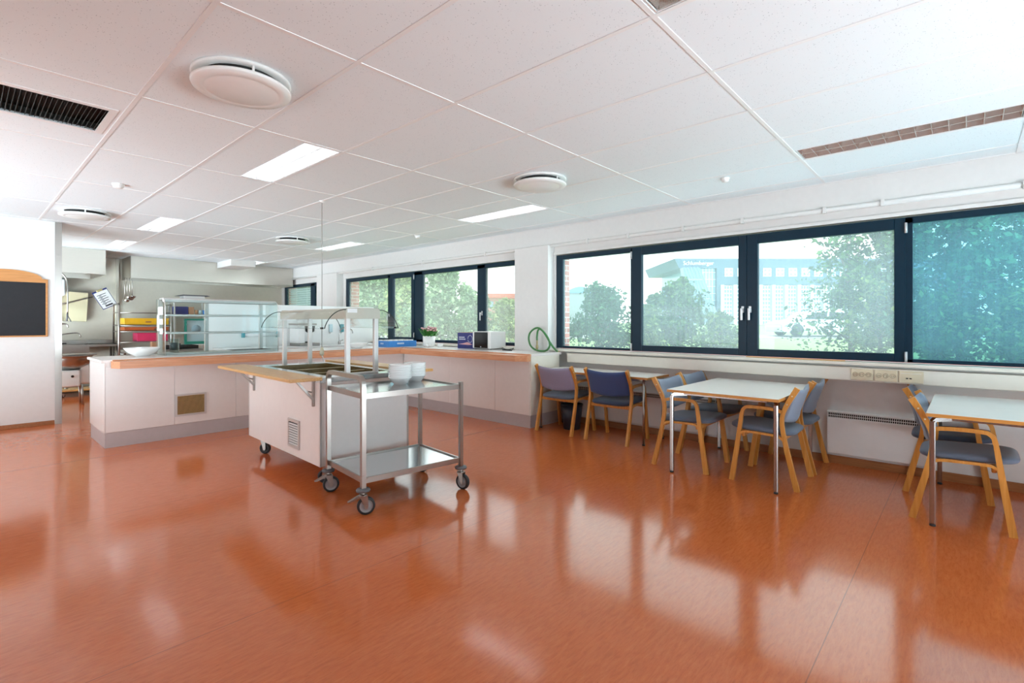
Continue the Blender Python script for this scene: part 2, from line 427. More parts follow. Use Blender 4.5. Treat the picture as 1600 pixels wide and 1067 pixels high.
struct(MB().slab_holes(X0-.15, 6.0, Y0-.15, Y1+.15, 3.0, 3.1, [LIGHT_CUT], 'xy').build('roof', m_wall), 'unseen flat slab added above the suspended ceiling to block sky light', 'roof')  # unseen slab, added to keep sky light from leaking in
g = MB()
for i in range(-5, 8):
    x = GX+TX*i
    if X0 < x < X1:
        g.box(x-.012, x+.012, Y0, Y1 if x > .3 else 9.0, CZ-.004, CZ+.001)
for j in range(-3, 10):
    y = GY+TY*j
    if Y0 < y < Y1: g.box(X0 if y < 9 else .27, 5.6, y-.012, y+.012, CZ-.0035, CZ+.001)
g.box(5.585, 5.60, Y0, Y1, CZ-.004, CZ+.001)
struct(g.build('ceiling_grid', m_bar), 'white metal grid bars between the ceiling tiles', 'ceiling grid')

W1 = (-2.2, 4.30, .985, 2.30); W2 = (4.96, 10.0, .985, 2.30); W3 = (11.05, 13.04, .985, 2.30)
w = MB().slab_holes(Y0, Y1, 0, 3.0, X1, X1+.1, [W1, W2, W3], 'yz')
w.box(5.61, X1, Y0, Y1, 2.415, CZ)                                   # upper band
for a, b in ((4.33, 4.95), (10.12, 11.02)): w.box(5.53, X1+.02, a, b, 0, 2.43)
wr = struct(w.build('wall_right', m_wall), 'white window wall with two protruding piers', 'wall')
struct(MB().slab_holes(Y0, Y1, -1, 3.0, X1+.1, 6.0, [W1, W2, W3], 'yz').build('wall_outside', m_brick), 'red brick outer skin of the window wall', 'wall')
struct(MB().box(.12, 5.70, Y1, Y1+.15, 0, 3.0).build('wall_back', m_kwall), 'pale kitchen end wall behind the hoods', 'wall')
FILL_W = [(3.6, 7.6, .2, 1.8)]; FILL_K = [(10.0, 12.7, .2, 1.9)]; FILL_F = [(.5, 1.5, .05, 1.7), (1.6, 4.0, .05, 1.6)]  # unseen openings added to fill the room with outside light
struct(MB().slab_holes(Y0, 9.12, 0, 3.0, X0-.15, X0, FILL_W, 'yz').build('wall_west', m_wall), 'white wall left of the camera with an opening added for fill light', 'wall')
struct(MB().slab_holes(X0, 5.70, 0, 3.0, Y0-.15, Y0, FILL_F, 'xz').build('wall_front', m_wall), 'white wall behind the camera with openings added for fill light', 'wall')
PY_ = 9.0
struct(MB().slab_holes(9.12, Y1, 0, 3.0, .12, .27, FILL_K, 'yz').build('fill_wall_kitchen', m_kwall), 'unseen kitchen side wall with an opening, added behind the partition for fill light', 'wall')  # added wall; its opening brings fill light close to the kitchen
struct(MB().box(X0, .885, PY_, PY_+.12, 0, CZ).build('wall_left', m_wall), 'white partition wall carrying the blackboard', 'wall')
struct(MB().box(.885, .955, PY_-.004, PY_+.125, 0, CZ-.001).build('trim_1', m_steel), 'brushed steel corner post at the partition end', 'trim')
struct(rbox(X0, .88, PY_-.014, PY_, 0, .055, .003).build('baseboard_left', m_skirt), 'narrow wooden skirting under the partition', 'baseboard')
struct(rbox(5.664, X1, Y0, 4.0, 0, .075, .003).build('baseboard_right', m_skirt), 'brown wooden skirting under the window wall', 'baseboard')
struct(MB().tube([(5.60, y, 2.425) for y in (Y0, 2, 4, 7, 10, Y1)], .024, 12).build('trim_2', m_wall), 'white pipe along the top of the window wall', 'trim')
cl = MB()
for y in (-1.2, -.35, .55, 1.0, 1.75, 2.4, 3.1, 3.7, 5.6, 7.2, 8.8): cl.box(5.565, 5.612, y, y+.03, 2.395, 2.455, .003)
struct(cl.build('trim_3', m_wall), 'small white pipe clips along the window wall', 'trim')
struct(MB().box(2.24, 2.29, 13.16, Y1, 0, CZ).build('trim_4', m_kwall), 'cream vertical cover strip on the kitchen end wall', 'trim')
struct(rbox(5.655, 5.72, W1[0], 4.33, 2.30, 2.335, .003).build('trim_5', m_wall), 'white blind rail above the long window', 'trim')

# ------------------------------------------------------------------ windows
def bars(y0, y1, z0, z1, tl, tr, tt, tb, xa, xb):
    """rectangular frame of four bars; tl is the bar at y1 (left seen from inside)"""
    b = MB()
    b.box(xa, xb, y1-tl, y1, z0, z1, .004); b.box(xa, xb, y0, y0+tr, z0, z1, .004)
    b.box(xa, xb, y0+tr, y1-tl, z1-tt, z1, .004); b.box(xa, xb, y0+tr, y1-tl, z0, z0+tb, .004); return b
def wthing(name, label): return thing(name, label, 'window', (0, 0, 0), 0, None, 'structure')
def handle(y, z, par):
    h = MB().tube([(5.672, y, z), (5.628, y, z)], .011, 10).box(5.618, 5.632, y-.011, y+.011, z-.115, z+.012, .004).box(5.664, 5.672, y-.014, y+.014, z-.035, z+.035, .003)
    return h.build('window_handle', m_handle, par)
def hinge(y, z, par): return MB().tube([(5.655, y, z-.045), (5.655, y, z+.045)], .011, 10).build('window_hinge', m_handle, par)
XA, XB = 5.68, 5.75
a = wthing('window_1', 'long dark teal framed window with four hazy panes beside the tables')
f = bars(W1[0], 4.295, .995, 2.29, .1, .1, .06, .03, XA, XB)
f.box(XA, XB, 3.075, 3.135, 1.0, 2.28, .004).box(XA, XB, 1.72, 1.78, 1.0, 2.28).box(XA, XB, .36, .44, 1.0, 2.28).box(XA, XB, -.95, -1.05, 1.0, 2.28)
f.build('window_frame', m_frame, a)
bars(1.752, 3.108, .998, 2.286, .128, .084, .1, .072, XA-.012, XB-.02).build('window_sash', m_frame, a)
bars(.412, 1.748, .998, 2.286, .108, .078, .1, .072, XA-.012, XB-.02).build('window_sash', m_frame, a)
for y0, y1, z0, z1 in ((3.13, 4.2, 1.02, 2.24), (1.83, 2.985, 1.06, 2.19), (.485, 1.645, 1.06, 2.19), (-.95, .362, 1.02, 2.24), (-2.12, -1.05, 1.02, 2.24)):
    MB().box(5.712, 5.716, y0, y1, z0, z1).build('window_pane', m_glass3 if y1 < .4 else m_glass, a)
handle(1.79, 1.49, a); handle(1.715, 1.49, a)
for y in (3.112, .405):
    for z in (2.19, 1.045): hinge(y, z, a)
a = wthing('window_2', 'dark teal framed window with four panes above the serving counter')
f = bars(W2[0], 9.99, .995, 2.29, .09, .1, .07, .05, XA, XB)
f.box(XA, XB, 8.26, 8.42, 1.0, 2.28, .004).box(XA, XB, 7.33, 7.57, 1.0, 2.28, .004).box(XA, XB, 5.72, 5.90, 1.0, 2.28, .004)
f.build('window_frame', m_frame, a)
bars(7.565, 8.33, .998, 2.286, .09, .09, .09, .08, XA-.012, XB-.02).build('window_sash', m_frame, a)
for y0, y1 in ((8.41, 9.91), (7.65, 8.25), (5.89, 7.34), (5.05, 5.73)): MB().box(5.712, 5.716, y0, y1, 1.03, 2.23).build('window_pane', m_glass2, a)
handle(8.36, 1.5, a); handle(5.78, 1.5, a)
for z in (2.19, 1.12): hinge(7.555, z, a)
a = wthing('window_3', 'far dark teal framed window behind the hood with lowered blind')
f = bars(11.06, 13.03, .995, 2.29, .1, .1, .07, .05, XA, XB); f.box(XA, XB, 11.41, 11.62, 1.0, 2.28, .004); f.build('window_frame', m_frame, a)
for y0, y1 in ((11.6, 12.95), (11.14, 11.43)): MB().box(5.712, 5.716, y0, y1, 1.03, 2.23).build('window_pane', m_glass2, a)
b = thing('venetian_blind', 'pale venetian blind lowered outside the far kitchen window', 'blind', (5.80, 12.05, 0))
s_ = MB()
for i in range(22):
    z = 1.05+i*.054
    s_.box(-.03, .03, -.92, .92, -.0015, .0015, rot=Matrix.Translation((0, 0, z)) @ Matrix.Rotation(.7, 4, 'Y'))
s_.build('slats', m_blind, b)
t_ = MB()
for y in (-.55, 0, .55): t_.tube([(.0, y, 1.03), (.0, y, 2.26)], .004, 6)
t_.build('ladder_cords', m_plastic, b); MB().box(-.03, .03, -.93, .93, 2.24, 2.28, .004).build('head_rail', m_alu, b)

struct(rbox(5.575, 5.70, W1[0], 4.33, .955, .985, .005).build('trim_6', m_cream), 'cream window sill board under the long window', 'window sill')
struct(rbox(5.575, 5.70, 4.95, 10.1, .953, .985, .005).build('trim_7', m_cream), 'cream window sill board behind the serving counter', 'window sill')
tag(rbox(5.585, 5.60, .85, 1.73, .986, .996, .002).build('wood_strip', m_flap), 'thin pale wooden strip lying on the sill under the long window', 'strip')

# cable trunking with outlets
t = thing('cable_trunking', 'cream cable trunking along the wall under the long window', 'cable duct', (5.62, 4.05, .81))
rbox(-.03, .058, -6.2, 0, 0, .125, .006).build('trunking_body', m_cream, t)
MB().box(-.034, -.028, -6.2, -.002, .117, .124, .001).build('trunking_lid_edge', m_cream, t)
def outlet(y0, y1, n, label):
    o = thing('outlet_plate', label, 'socket', (5.588, (y0+y1)/2, .872), 0, None)
    w_ = abs(y1-y0)/2
    rbox(-.010, .0, -w_+.003, w_-.003, -.05, .052, .004).build('plate', m_beige, o)
    if n:
        for i in range(n):
            y = (1-i)*.05
            ry = Matrix.Rotation(-PI/2, 3, 'Y')
            MB().lathe([(.021, .0), (.021, .004), (.017, .004), (.016, -.001), (0, -.001)], (-.0105, y, .002), 20, rot=ry).build('socket', M('socket_dark_cream', (196, 184, 158), .5) if i == 0 and 'socket_dark_cream' not in bpy.data.materials else bpy.data.materials['socket_dark_cream'], o)  # sockets in a darker cream than the plate
            MB().box(-.0135, -.0118, y-.009, y-.004, -.001, .005).box(-.0135, -.0118, y+.004, y+.009, -.001, .005).build('socket_holes', m_greyrub, o)
    else:
        MB().box(-.0125, -.0095, .02, .036, -.016, -.006).box(-.0125, -.0095, -.004, .012, -.016, -.006).build('data_port', m_dark, o)
        MB().box(-.012, -.0095, -.07, .07, .03, .033).build('label_strip', m_plastic, o)
    return o
outlet(.807, .632, 3, 'triple cream socket plate on the trunking, leftmost of the three plates')
outlet(.628, .455, 3, 'triple cream socket plate on the trunking, middle of the three plates')
outlet(.451, .276, 0, 'cream data outlet plate with two dark ports on the trunking')

def heater(y0, y1, label):
    o = thing('convector_heater', label, 'heater', (5.655, (y0+y1)/2, .10)); h = (y1-y0)/2
    rbox(-.02, .024, -h, h, 0, .345, .006).build('heater_body', m_plastic, o)
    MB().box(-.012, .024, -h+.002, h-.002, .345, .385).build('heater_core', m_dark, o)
    rbox(-.02, .024, -h, h, .388, .405, .004).build('heater_top', m_plastic, o)
    g = MB(); n = int((y1-y0)/.0155)
    for i in range(n):
        y = -h+.012+i*(2*h-.024)/(n-1); g.box(-.0195, -.016, y-.002, y+.002, .345, .386)
    g.box(-.020, -.016, -h, h, .363, .368)
    for y in (-h+.002, h-.008): g.box(-.0195, .02, y, y+.006, .345, .386)
    g.build('heater_grille', m_plastic, o)
    MB().box(.01, .0245, -h+.1, -h+.14, .05, .3).build('wall_bracket', m_alu, o); MB().box(.01, .0245, h-.14, h-.1, .05, .3).build('wall_bracket', m_alu, o)
heater(.24, 1.005, 'low white convector heater on the wall between the two larger tables')
heater(2.06, 3.95, 'long white convector heater on the wall behind the small table')

# ------------------------------------------------------------------ ceiling equipment
def ceiling_light(xa, xb, m, on, label):
    y0, y1 = GY+TY*m+.022, GY+TY*(m+1)-.022; cx, cy = (xa+xb)/2, (y0+y1)/2; hw, hl = (xb-xa)/2-.002, (y1-y0)/2
    o = thing('ceiling_light', label, 'ceiling light', (cx, cy, CZ), 0, 'recessed louvred ceiling lights')
    b = MB().box(-hw, hw, -hl, hl, .095, .1).box(-hw, -hw+.004, -hl, hl, -.003, .1).box(hw-.004, hw, -hl, hl, -.003, .1).box(-hw, hw, -hl, -hl+.004, -.003, .1).box(-hw, hw, hl-.004, hl, -.003, .1)
    b.build('housing', m_bar, o)
    l = MB(); N = 14
    for i in range(N+1):
        y = -hl+.012+i*(2*hl-.024)/N
        for s in (-1, 1):
            xa_, xb_ = (s*.012, s*(hw-.012)); x0_, x1_ = min(xa_, xb_), max(xa_, xb_)
            l.prism([(y-.012, .046), (y+.012, .046), (y+.0015, .0), (y-.0015, .0)], x0_, x1_, 'yz')
    l.prism([(-.02, .05), (.02, .05), (.004, 0), (-.004, 0)], -hl+.006, hl-.006, 'xz')
    for s in (-1, 1): l.prism([(s*(hw-.004), .05), (s*(hw-.022), .05), (s*(hw-.006), 0), (s*(hw-.004), 0)], -hl+.006, hl-.006, 'xz')
    l.build('louver', m_louvlit if on else m_louv, o)
    for s in (-1, 1): MB().tube([(s*hw*.5, -hl+.03, .066), (s*hw*.5, hl-.03, .066)], .013, 10).build('lamp_tube', m_tube if on else m_tubeoff, o)
    return o
names = ['unlit louvred ceiling light cut by the top edge of the photo', 'lit louvred ceiling light nearest the large round air diffuser', 'lit louvred ceiling light between smoke detector and serving cart', 'lit louvred ceiling light nearest the steel kitchen hoods',
         'unlit ceiling light with orange reflections above the right-hand table', 'lit louvred ceiling light beside the small round diffuser near the long window', 'lit louvred ceiling light just right of the hanging power cable', 'lit louvred ceiling light in front of the wide kitchen hood',
         'unlit ceiling light behind the camera, left row', 'unlit ceiling light behind the camera, window row']
for (xa, xb, m, on), nm in zip(LA, names): ceiling_light(xa, xb, m, on, nm)

def diffuser(x, y, label):
    o = thing('air_diffuser', label, 'air diffuser', (x, y, CZ), 0, 'round ceiling air diffusers')
    MB().lathe([(.19, -.0005), (.243, -.0005), (.245, -.012), (.235, -.016), (.19, -.012)], seg=48).build('mounting_ring', m_plastic, o)
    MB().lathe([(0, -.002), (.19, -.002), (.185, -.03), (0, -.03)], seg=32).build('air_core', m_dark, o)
    MB().lathe([(0, -.046), (.238, -.046), (.246, -.053), (.242, -.066), (.185, -.072), (.182, -.0705), (.178, -.0725), (0, -.073)], seg=48).build('cover_plate', m_plastic, o)
    for k in range(3):
        an = k*2*PI/3+.4
        MB().tube([(.225*math.cos(an), .225*math.sin(an), -.014), (.225*math.cos(an), .225*math.sin(an), -.05)], .007, 8).build('spacer', m_plastic, o)
diffuser(1.056, 2.95, 'large white round air diffuser nearest the camera, upper left of the ceiling')
diffuser(3.66, 2.96, 'white round air diffuser above the middle table near the long window')
diffuser(1.045, 7.88, 'white round air diffuser just in front of the partition top')
diffuser(3.60, 7.97, 'white round air diffuser to the left of the hanging power cable')
o = thing('ceiling_vent', 'black rectangular ceiling vent grille in a white frame', 'vent', ((VENT[0]+VENT[1])/2, (VENT[2]+VENT[3])/2, CZ))
hx, hy = (VENT[1]-VENT[0])/2, (VENT[3]-VENT[2])/2
MB().slab_holes(-hx-.01, hx+.01, -hy-.01, hy+.01, -.006, .0, [(-hx+.03, hx-.03, -hy+.03, hy-.03)], 'xy').build('vent_frame', m_bar, o)
g = MB()
for i in range(24):
    x = -hx+.035+i*(2*hx-.07)/23
    g.box(-.001, .001, -hy+.025, hy-.025, -.012, .012, rot=Matrix.Translation((x, 0, .012)) @ Matrix.Rotation(.5, 4, 'Y'))
g.build('grille_fins', M('dark_grille_metal', (60, 56, 54), .45, .6), o)
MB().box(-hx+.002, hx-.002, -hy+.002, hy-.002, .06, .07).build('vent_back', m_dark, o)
def smoke(x, y, label, small=False):
    o = thing('smoke_detector', label, 'smoke detector', (x, y, CZ)); k = .8 if small else 1
    MB().lathe([(0, 0), (.05*k, 0), (.05*k, -.012), (.046*k, -.014)], seg=28).build('base', m_plastic, o)
    MB().lathe([(.046*k, -.013), (.046*k, -.016), (.04*k, -.02), (.042*k, -.03), (.03*k, -.04), (0, -.043)], seg=28).build('sensor_head', m_plastic, o)
smoke(1.052, 6.08, 'white smoke detector on the ceiling above the serving counter end')
smoke(4.77, 1.66, 'small white smoke detector on the ceiling above the middle table', True)
smoke(4.76, 6.27, 'small white smoke detector on the ceiling above the microwave', True)
o = thing('ceiling_duct', 'small white boxed duct under the ceiling at the wide hood', 'duct', (4.15, 11.95, CZ))
rbox(-.25, .25, -.42, .42, -.13, -.001, .004).build('duct_box', m_wall, o)

o = thing('hanging_power_cable', 'thin grey power cable hanging from the ceiling with a cream plug connector', 'cable', (2.70, 5.26, CZ))
MB().tube([(0, 0, 0), (.001, 0, -.6), (0, 0, -1.2), (0, 0, -1.625)], .004, 8).build('cord', M('grey_flex', (150, 144, 138), .5), o)
MB().lathe([(0, 0), (.028, 0), (.028, -.006), (.008, -.02), (0, -.02)]).build('ceiling_rose', m_plastic, o)
MB().lathe([(.006, .05), (.016, .035), (.021, .01), (.024, -.02), (.02, -.04), (.008, -.045), (0, -.045)], (0, 0, -1.655), 16).build('connector', m_beige, o)
MB().tube([(0, 0, -1.7), (.008, -.004, -1.72), (.014, -.005, -1.745), (.016, -.01, -1.765), (.015, -.02, -1.7705)], .006, 8).build('cable_tail', m_plastic, o)

# ------------------------------------------------------------------ serving counter
CT = .945
o = thing('serving_counter', 'long white serving counter with grey kick plate facing the room', 'counter', (1.075, 6.86, 0))
# run along x: x 0..3.8, depth .83 ; run along the windows is a counter of its own
MB().box(.0, 4.5, .0, .83, .16, CT-.03).build('counter_body', m_white, o)
p = MB(); px_ = [0, .635, 1.30, 2.1, 2.9, 3.84]
for a_, b_ in zip(px_, px_[1:]): p.box(a_+.0015, b_-.0015, -.012, -.0005, .162, CT-.075, .0015)
p.build('front_panels', m_white, o)
MB().box(-.012, .0, -.012, .83, .162, CT-.04, .0015).build('end_panel', m_white, o)
MB().box(-.004, 3.84, -.006, .82, 0, .16).build('kick_plate', m_kick, o)
rbox(-.035, 4.5, -.0, .85, CT-.03, CT, .003).build('worktop', m_white, o)
MB().box(.06, 3.84, -.03, -.0005, CT-.03, CT+.002, .003).build('rear_trim', m_rail, o)
MB().prism([(.045, -.03), (.095, -.185), (3.665, -.185), (3.84, -.03)], CT-.088, CT-.012, 'xy').build('tray_rail', m_rail, o)
gr = MB().slab_holes(.64, .965, .25, .51, -.02, -.008, [(.662, .943, .272, .488)], 'xz').build('vent_frame', m_alu, o)
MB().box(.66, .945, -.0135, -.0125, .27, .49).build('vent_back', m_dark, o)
g = MB()
for i in range(15):
    z = .279+i*.0145
    g.box(.662, .943, -.0008, .0008, -.0042, .0042, rot=Matrix.Translation((0, -.0165, z)) @ Matrix.Rotation(.3, 4, 'X'))
g.build('vent_slats', M('vent_slat_metal', (206, 184, 128), .4, .25, var=.03), o)

o = thing('window_counter', 'white counter run along the windows with wooden tray rail', 'counter', (4.925, 4.14, 0))
MB().box(.0, .60, .0, 2.70, .16, CT-.03).build('counter_body', m_white, o)
p = MB()
for a_, b_ in ((0, .62), (.62, 1.55), (1.55, 2.56)): p.box(-.012, -.0005, a_+.0015, b_-.0015, .162, CT-.075, .0015)
p.build('front_panels', m_white, o)
MB().box(0, .60, -.012, .0, .162, CT-.03, .0015).build('end_panel', m_cream, o)
MB().box(-.006, .60, -.004, 2.70, 0, .16).build('kick_plate', m_kick, o)
rbox(0, .643, -.015, 2.70, CT-.03, CT, .003).build('worktop', m_white, o)
MB().box(-.03, -.0005, -.015, 2.66, CT-.03, CT+.002, .003).build('rear_trim', m_raily, o)
MB().prism([(-.03, -.03), (-.10, -.03), (-.185, .10), (-.185, 2.535), (-.03, 2.69)], CT-.088, CT-.012, 'xy').build('tray_rail', m_raily, o)

# back counter and low screen
o = thing('back_counter', 'white back counter with coffee machine and sink behind the serving counter', 'counter', (4.15, 8.55, 0))
rbox(-1.4, 1.36, -.30, .32, 0, CT-.03, .003).build('counter_body', m_white, o)
rbox(-1.42, 1.36, -.32, .32, CT-.03, CT, .003).build('worktop', m_plastic, o)
MB().box(.98, 1.36, -.83, -.32, 0, CT).build('side_return', m_white, o)
struct(MB().box(2.66, 5.66, 8.88, 8.94, 0, 1.655).build('wall_screen', m_plastic), 'low white screen wall behind the back counter', 'wall')

# sneeze-guard display on the counter
o = thing('display_case', 'glass sneeze guard display case with two rails on the serving counter', 'display case', (1.72, 7.28, CT))
L, D, Hh = 1.36, .42, .70
def arc(n=8): return [(.10-.10*math.cos(PI/2*i/n)-.0, Hh-.12+.12*math.sin(PI/2*i/n)) for i in range(n+1)]
side = [(0, 0), (-.0, Hh-.12)] + arc() + [(D, Hh), (D, 0)]
MB().prism(side, 0, .006, 'yz').build('side_glass', m_thin2, o); MB().prism(side, L-.006, L, 'yz').build('side_glass', m_thin2, o)
fg = MB(); path = [(.0, .0), (.0, .3), (.0, Hh-.12)] + arc()
fg.strip(path, .005, .006, L-.006); fg.build('front_glass', m_thin2, o)
for x in (.0, L):
    MB().tube([(x, y-.003, z) for y, z in path], .006, 8).build('glass_trim', m_alu, o)
MB().box(0, L, .085, .27, Hh-.012, Hh+.012, .006).build('top_rail', m_alu, o)
MB().box(-.01, L, .06, .095, Hh-.045, Hh+.004, .01).build('front_top_profile', m_alu, o)
for z in (.495, .275):
    MB().box(.01, L-.01, .015, .05, z-.014, z+.014, .006).build('shelf_rail', m_alu, o)
    MB().box(.01, L-.01, .05, D-.03, z-.004, z+.004).build('glass_shelf', m_thin, o)
for x in (.02, .55, 1.26): rbox(x, x+.045, D-.03, D+.01, 0, Hh-.0, .004).build('rear_post', m_alu, o)
MB().box(.02, L-.02, .03, D-.04, .0, .028, .004).build('base_frame', m_alu, o)
MB().box(.12, .62, .08, D-.08, .0282, .03).build('food_well', m_warmpan, o); MB().box(.80, 1.3, .08, D-.08, .0282, .03).build('food_well', m_dark, o)
sg = MB()
for (y, z, w_, h_) in ((.10, .50, .22, .10), (.1, .38, .14, .07), (.1, .26, .14, .07), (.26, .3, .1, .2)): sg.box(-.002, -.0005, y, y+w_, z, z+h_)
sg.build('paper_notices', m_paper, o)

def bowl(name, x, y, z, r, h, label, rb=.45, group=None, th=.005, m=None, seg=32):
    b = MB().lathe([(0, 0), (r*rb, 0), (r*rb, h*.04), (r*.78, h*.45), (r*.93, h*.8), (r, h), (r-th, h), (r*.92-th, h*.8), (r*.76-th, h*.47), (r*rb*.9, h*.1), (0, h*.09)], seg=seg)
    q = b.build(name, m or m_porc); q.location = (x, y, z); return tag(q, label, 'bowl', group)
bowl('salad_bowl', 1.50, 7.34, CT, .185, .105, 'wide white bowl on the left end of the serving counter', .38)
bowl('serving_bowl', 4.25, 7.15, CT, .18, .09, 'white bowl on the counter beside the blue crate', .38)
o = thing('water_carafe', 'clear plastic container standing inside the display case left end', 'container', (1.86, 7.46, CT+.029))
MB().lathe([(0, 0), (.05, 0), (.055, .17), (.053, .17), (.048, .005), (0, .005)], seg=20).build('container_body', m_thin2, o)
MB().lathe([(.02, .03), (.038, .03), (.04, .12), (0, .12)], seg=16).build('content', m_greyrub, o)

# blue crate with cups
o = thing('blue_crate', 'blue plastic crate full of white cups in the counter corner', 'crate', (4.75, 7.02, CT), 0)
MB().slab_holes(0, .56, 0, .40, .004, .10, [(.012, .548, .012, .388)], 'xy').box(0, .56, 0, .40, 0, .006).build('crate_walls', m_blue, o)
lt = MB()
for i in range(5): lt.box(.17+i*.028, .17+i*.028+.02, -.0012, 0, .045, .07)
for i in range(3): lt.box(-.0012, 0, .15+i*.03, .17+i*.03, .045, .068)
lt.build('printed_mark', m_letter, o)
k = 0
for j, n in enumerate(('front', 'middle', 'back')):
    for i in range(5):
        k += 1
        q = MB().lathe([(0, 0), (.03, 0), (.043, .05), (.046, .108), (.043, .108), (.04, .05), (.026, .006), (0, .006)], seg=20).build('cup', m_porc)
        q.location = (4.75+.075+i*.103, 7.02+.07+j*.125, CT+.006)
        tag(q, 'white cup in the blue crate, %s row, %s from the left' % (n, ('first', 'second', 'third', 'fourth', 'fifth')[i]), 'cup', 'cups in the blue crate')

# flower pot
o = thing('flower_pot', 'pink flowers in a white pot on the window counter', 'potted plant', (5.36, 6.74, CT))
MB().lathe([(0, 0), (.085, 0), (.1, .02), (.105, .18), (.098, .18), (.092, .03), (0, .03)], seg=32).build('pot', m_porc, o)
lf = MB(); fl = MB(); st = MB()
for i in range(90):
    an = random.uniform(0, 2*PI); r0 = random.uniform(.02, .1); el = random.uniform(.02, .14)
    c = Vector((math.cos(an)*r0, math.sin(an)*r0, .16)); d = Vector((math.cos(an)*random.uniform(.03, .11), math.sin(an)*random.uniform(.03, .11), el*1.15))
    sd = d.cross(Vector((0, 0, 1))).normalized()*.024; m_ = c+d*.55+Vector((0, 0, .012)); e = c+d
    lf.faces_of([c, m_+sd, e, m_-sd], [(0, 1, 2, 3)])
for i in range(38):
    an = random.uniform(0, 2*PI); r0 = math.sqrt(random.random())*.14; z = .315+random.uniform(-.02, .03)-(r0*1.4)**2
    c = Vector((math.cos(an)*r0, math.sin(an)*r0, z))
    fl.blob(lambda u, v, c=c: c+Vector((math.sin(v*PI)*math.cos(u*2*PI)*.021, math.sin(v*PI)*math.sin(u*2*PI)*.021, math.cos(v*PI)*.013*(1+.25*math.cos(u*2*PI*5)*math.sin(v*PI)))), 15, 5)
    st.tube([(c.x*.3, c.y*.3, .16), tuple(c)], .0025, 5)
lf.build('leaves', m_leaf, o); fl.build('flowers', m_pink_fl, o); st.build('stems', m_leaf, o)
for x, y, nm in ((5.22, 6.58, 'small white cup standing in front of the flower pot'), (5.36, 6.45, 'small white cup to the right of the flower pot')):
    q = MB().lathe([(0, 0), (.03, 0), (.042, .02), (.045, .062), (.042, .062), (.038, .02), (0, .012)], seg=24)
    q.tube([(.043, 0, .05), (.062, 0, .046), (.066, 0, .03), (.056, 0, .016), (.04, 0, .014)], .005, 8)
    q = q.build('coffee_cup', m_porc); q.location = (x, y, CT); tag(q, nm, 'cup', 'cups by the flower pot')

# coffee carton and microwave
o = thing('coffee_carton', 'dark blue printed carton beside the microwave', 'carton', (5.36, 5.82, CT), .04)
rbox(0, .20, -.19, .19, 0, .245, .003).build('carton_body', m_navybox, o)
lt = MB()
for i, ln in enumerate((6, 7)):
    for j in range(ln): lt.box(-.0012, -.0002, .155-j*.021-.014, .155-j*.021, .165-i*.03, .183-i*.03)
lt.tube([(-.001, -.09+.05*math.cos(t*.35), .15+.055*math.sin(t*.35)) for t in range(18)], .003, 6)
lt.build('printed_lettering', m_letter, o)
MB().prism([(.17, .065), (.06, .08), (-.03, .10), (-.14, .062), (-.05, .055)], -.0012, -.0002, 'yz').build('printed_picture', M('salmon_print', (214, 160, 160), .4), o)
MB().box(.0, .2, -.19, .19, .2452, .247).build('carton_lid', m_carton, o)
o = thing('microwave', 'white microwave with black door on the window counter', 'microwave', (5.33, 5.44, CT))
rbox(0, .33, -.19, .19, .012, .268, .006).build('casing', m_plastic, o)
rbox(-.010, -.0005, -.13, .155, .02, .26, .004).build('door', m_door_glass, o)
MB().box(-.008, -.0005, .157, .188, .02, .26, .002).build('door_frame', m_plastic, o)
MB().box(-.011, -.010, -.0, .022, .035, .045).build('badge', m_letter, o)
for x in (.03, .3):
    for y in (-.16, .16): MB().lathe([(0, 0), (.012, 0), (.014, .013), (0, .013)], (x, y, 0), 12).build('foot', m_rubber, o)
q = MB().tube([(5.55, 5.24, CT+.006), (5.45, 5.15, CT+.006), (5.38, 5.05, CT+.035), (5.33, 4.96, CT+.02), (5.36, 4.86, CT+.006), (5.45, 4.9, CT+.03), (5.5, 5.02, CT+.006), (5.42, 5.1, CT+.006), (5.32, 5.0, CT+.006), (5.3, 4.8, CT+.007)], .006, 8).build('power_lead', m_blackplastic)
tag(q, 'dark electric lead lying on the counter beside the microwave', 'cable')
# green hose
o = thing('garden_hose', 'coiled green hose standing on the end of the window counter', 'hose', (5.42, 4.36, CT))
pts = []
for i in range(31):
    t = i/30*2*PI*1.0+PI*1.5
    pts.append((.03*math.sin(t*.5), .0+.21*math.cos(t)*1.0+.04*math.sin(t), .17+.165*math.sin(t)))
pts = [(.06, -.24, .012), (.05, -.19, .05), (.02, -.14, .13), (0, -.06, .255), (0, .03, .325), (0, .12, .32), (0, .205, .255), (0, .225, .17), (0, .19, .08), (0, .10, .025), (0, -.02, .012), (.0, -.10, .03), (.0, -.145, .09), (0, -.13, .17), (0, -.06, .26), (0, .02, .315), (0, .06, .29), (0, .075, .21), (0, .075, .16)]
def smooth(P, n=6):
    P = [Vector(p) for p in P]; out = []
    for i in range(len(P)-1):
        a, b, c, d = P[max(i-1, 0)], P[i], P[i+1], P[min(i+2, len(P)-1)]
        for k in range(n):
            t = k/n; out.append(.5*((2*b)+(c-a)*t+(2*a-5*b+4*c-d)*t*t+(3*b-a-3*c+d)*t**3))
    return out+[P[-1]]
MB().tube(smooth(pts), .0135, 10).build('hose_tube', m_green, o)
MB().lathe([(.009, .0), (.013, .0), (.013, .03), (.019, .035), (.019, .075), (.012, .08), (.012, .16), (.0, .16)], (0, .075, .012), 14).build('hose_fitting', m_brass, o)
MB().tube([(.06, -.24, .012), (.062, -.27, .011)], .009, 10).build('hose_end', m_brass, o)

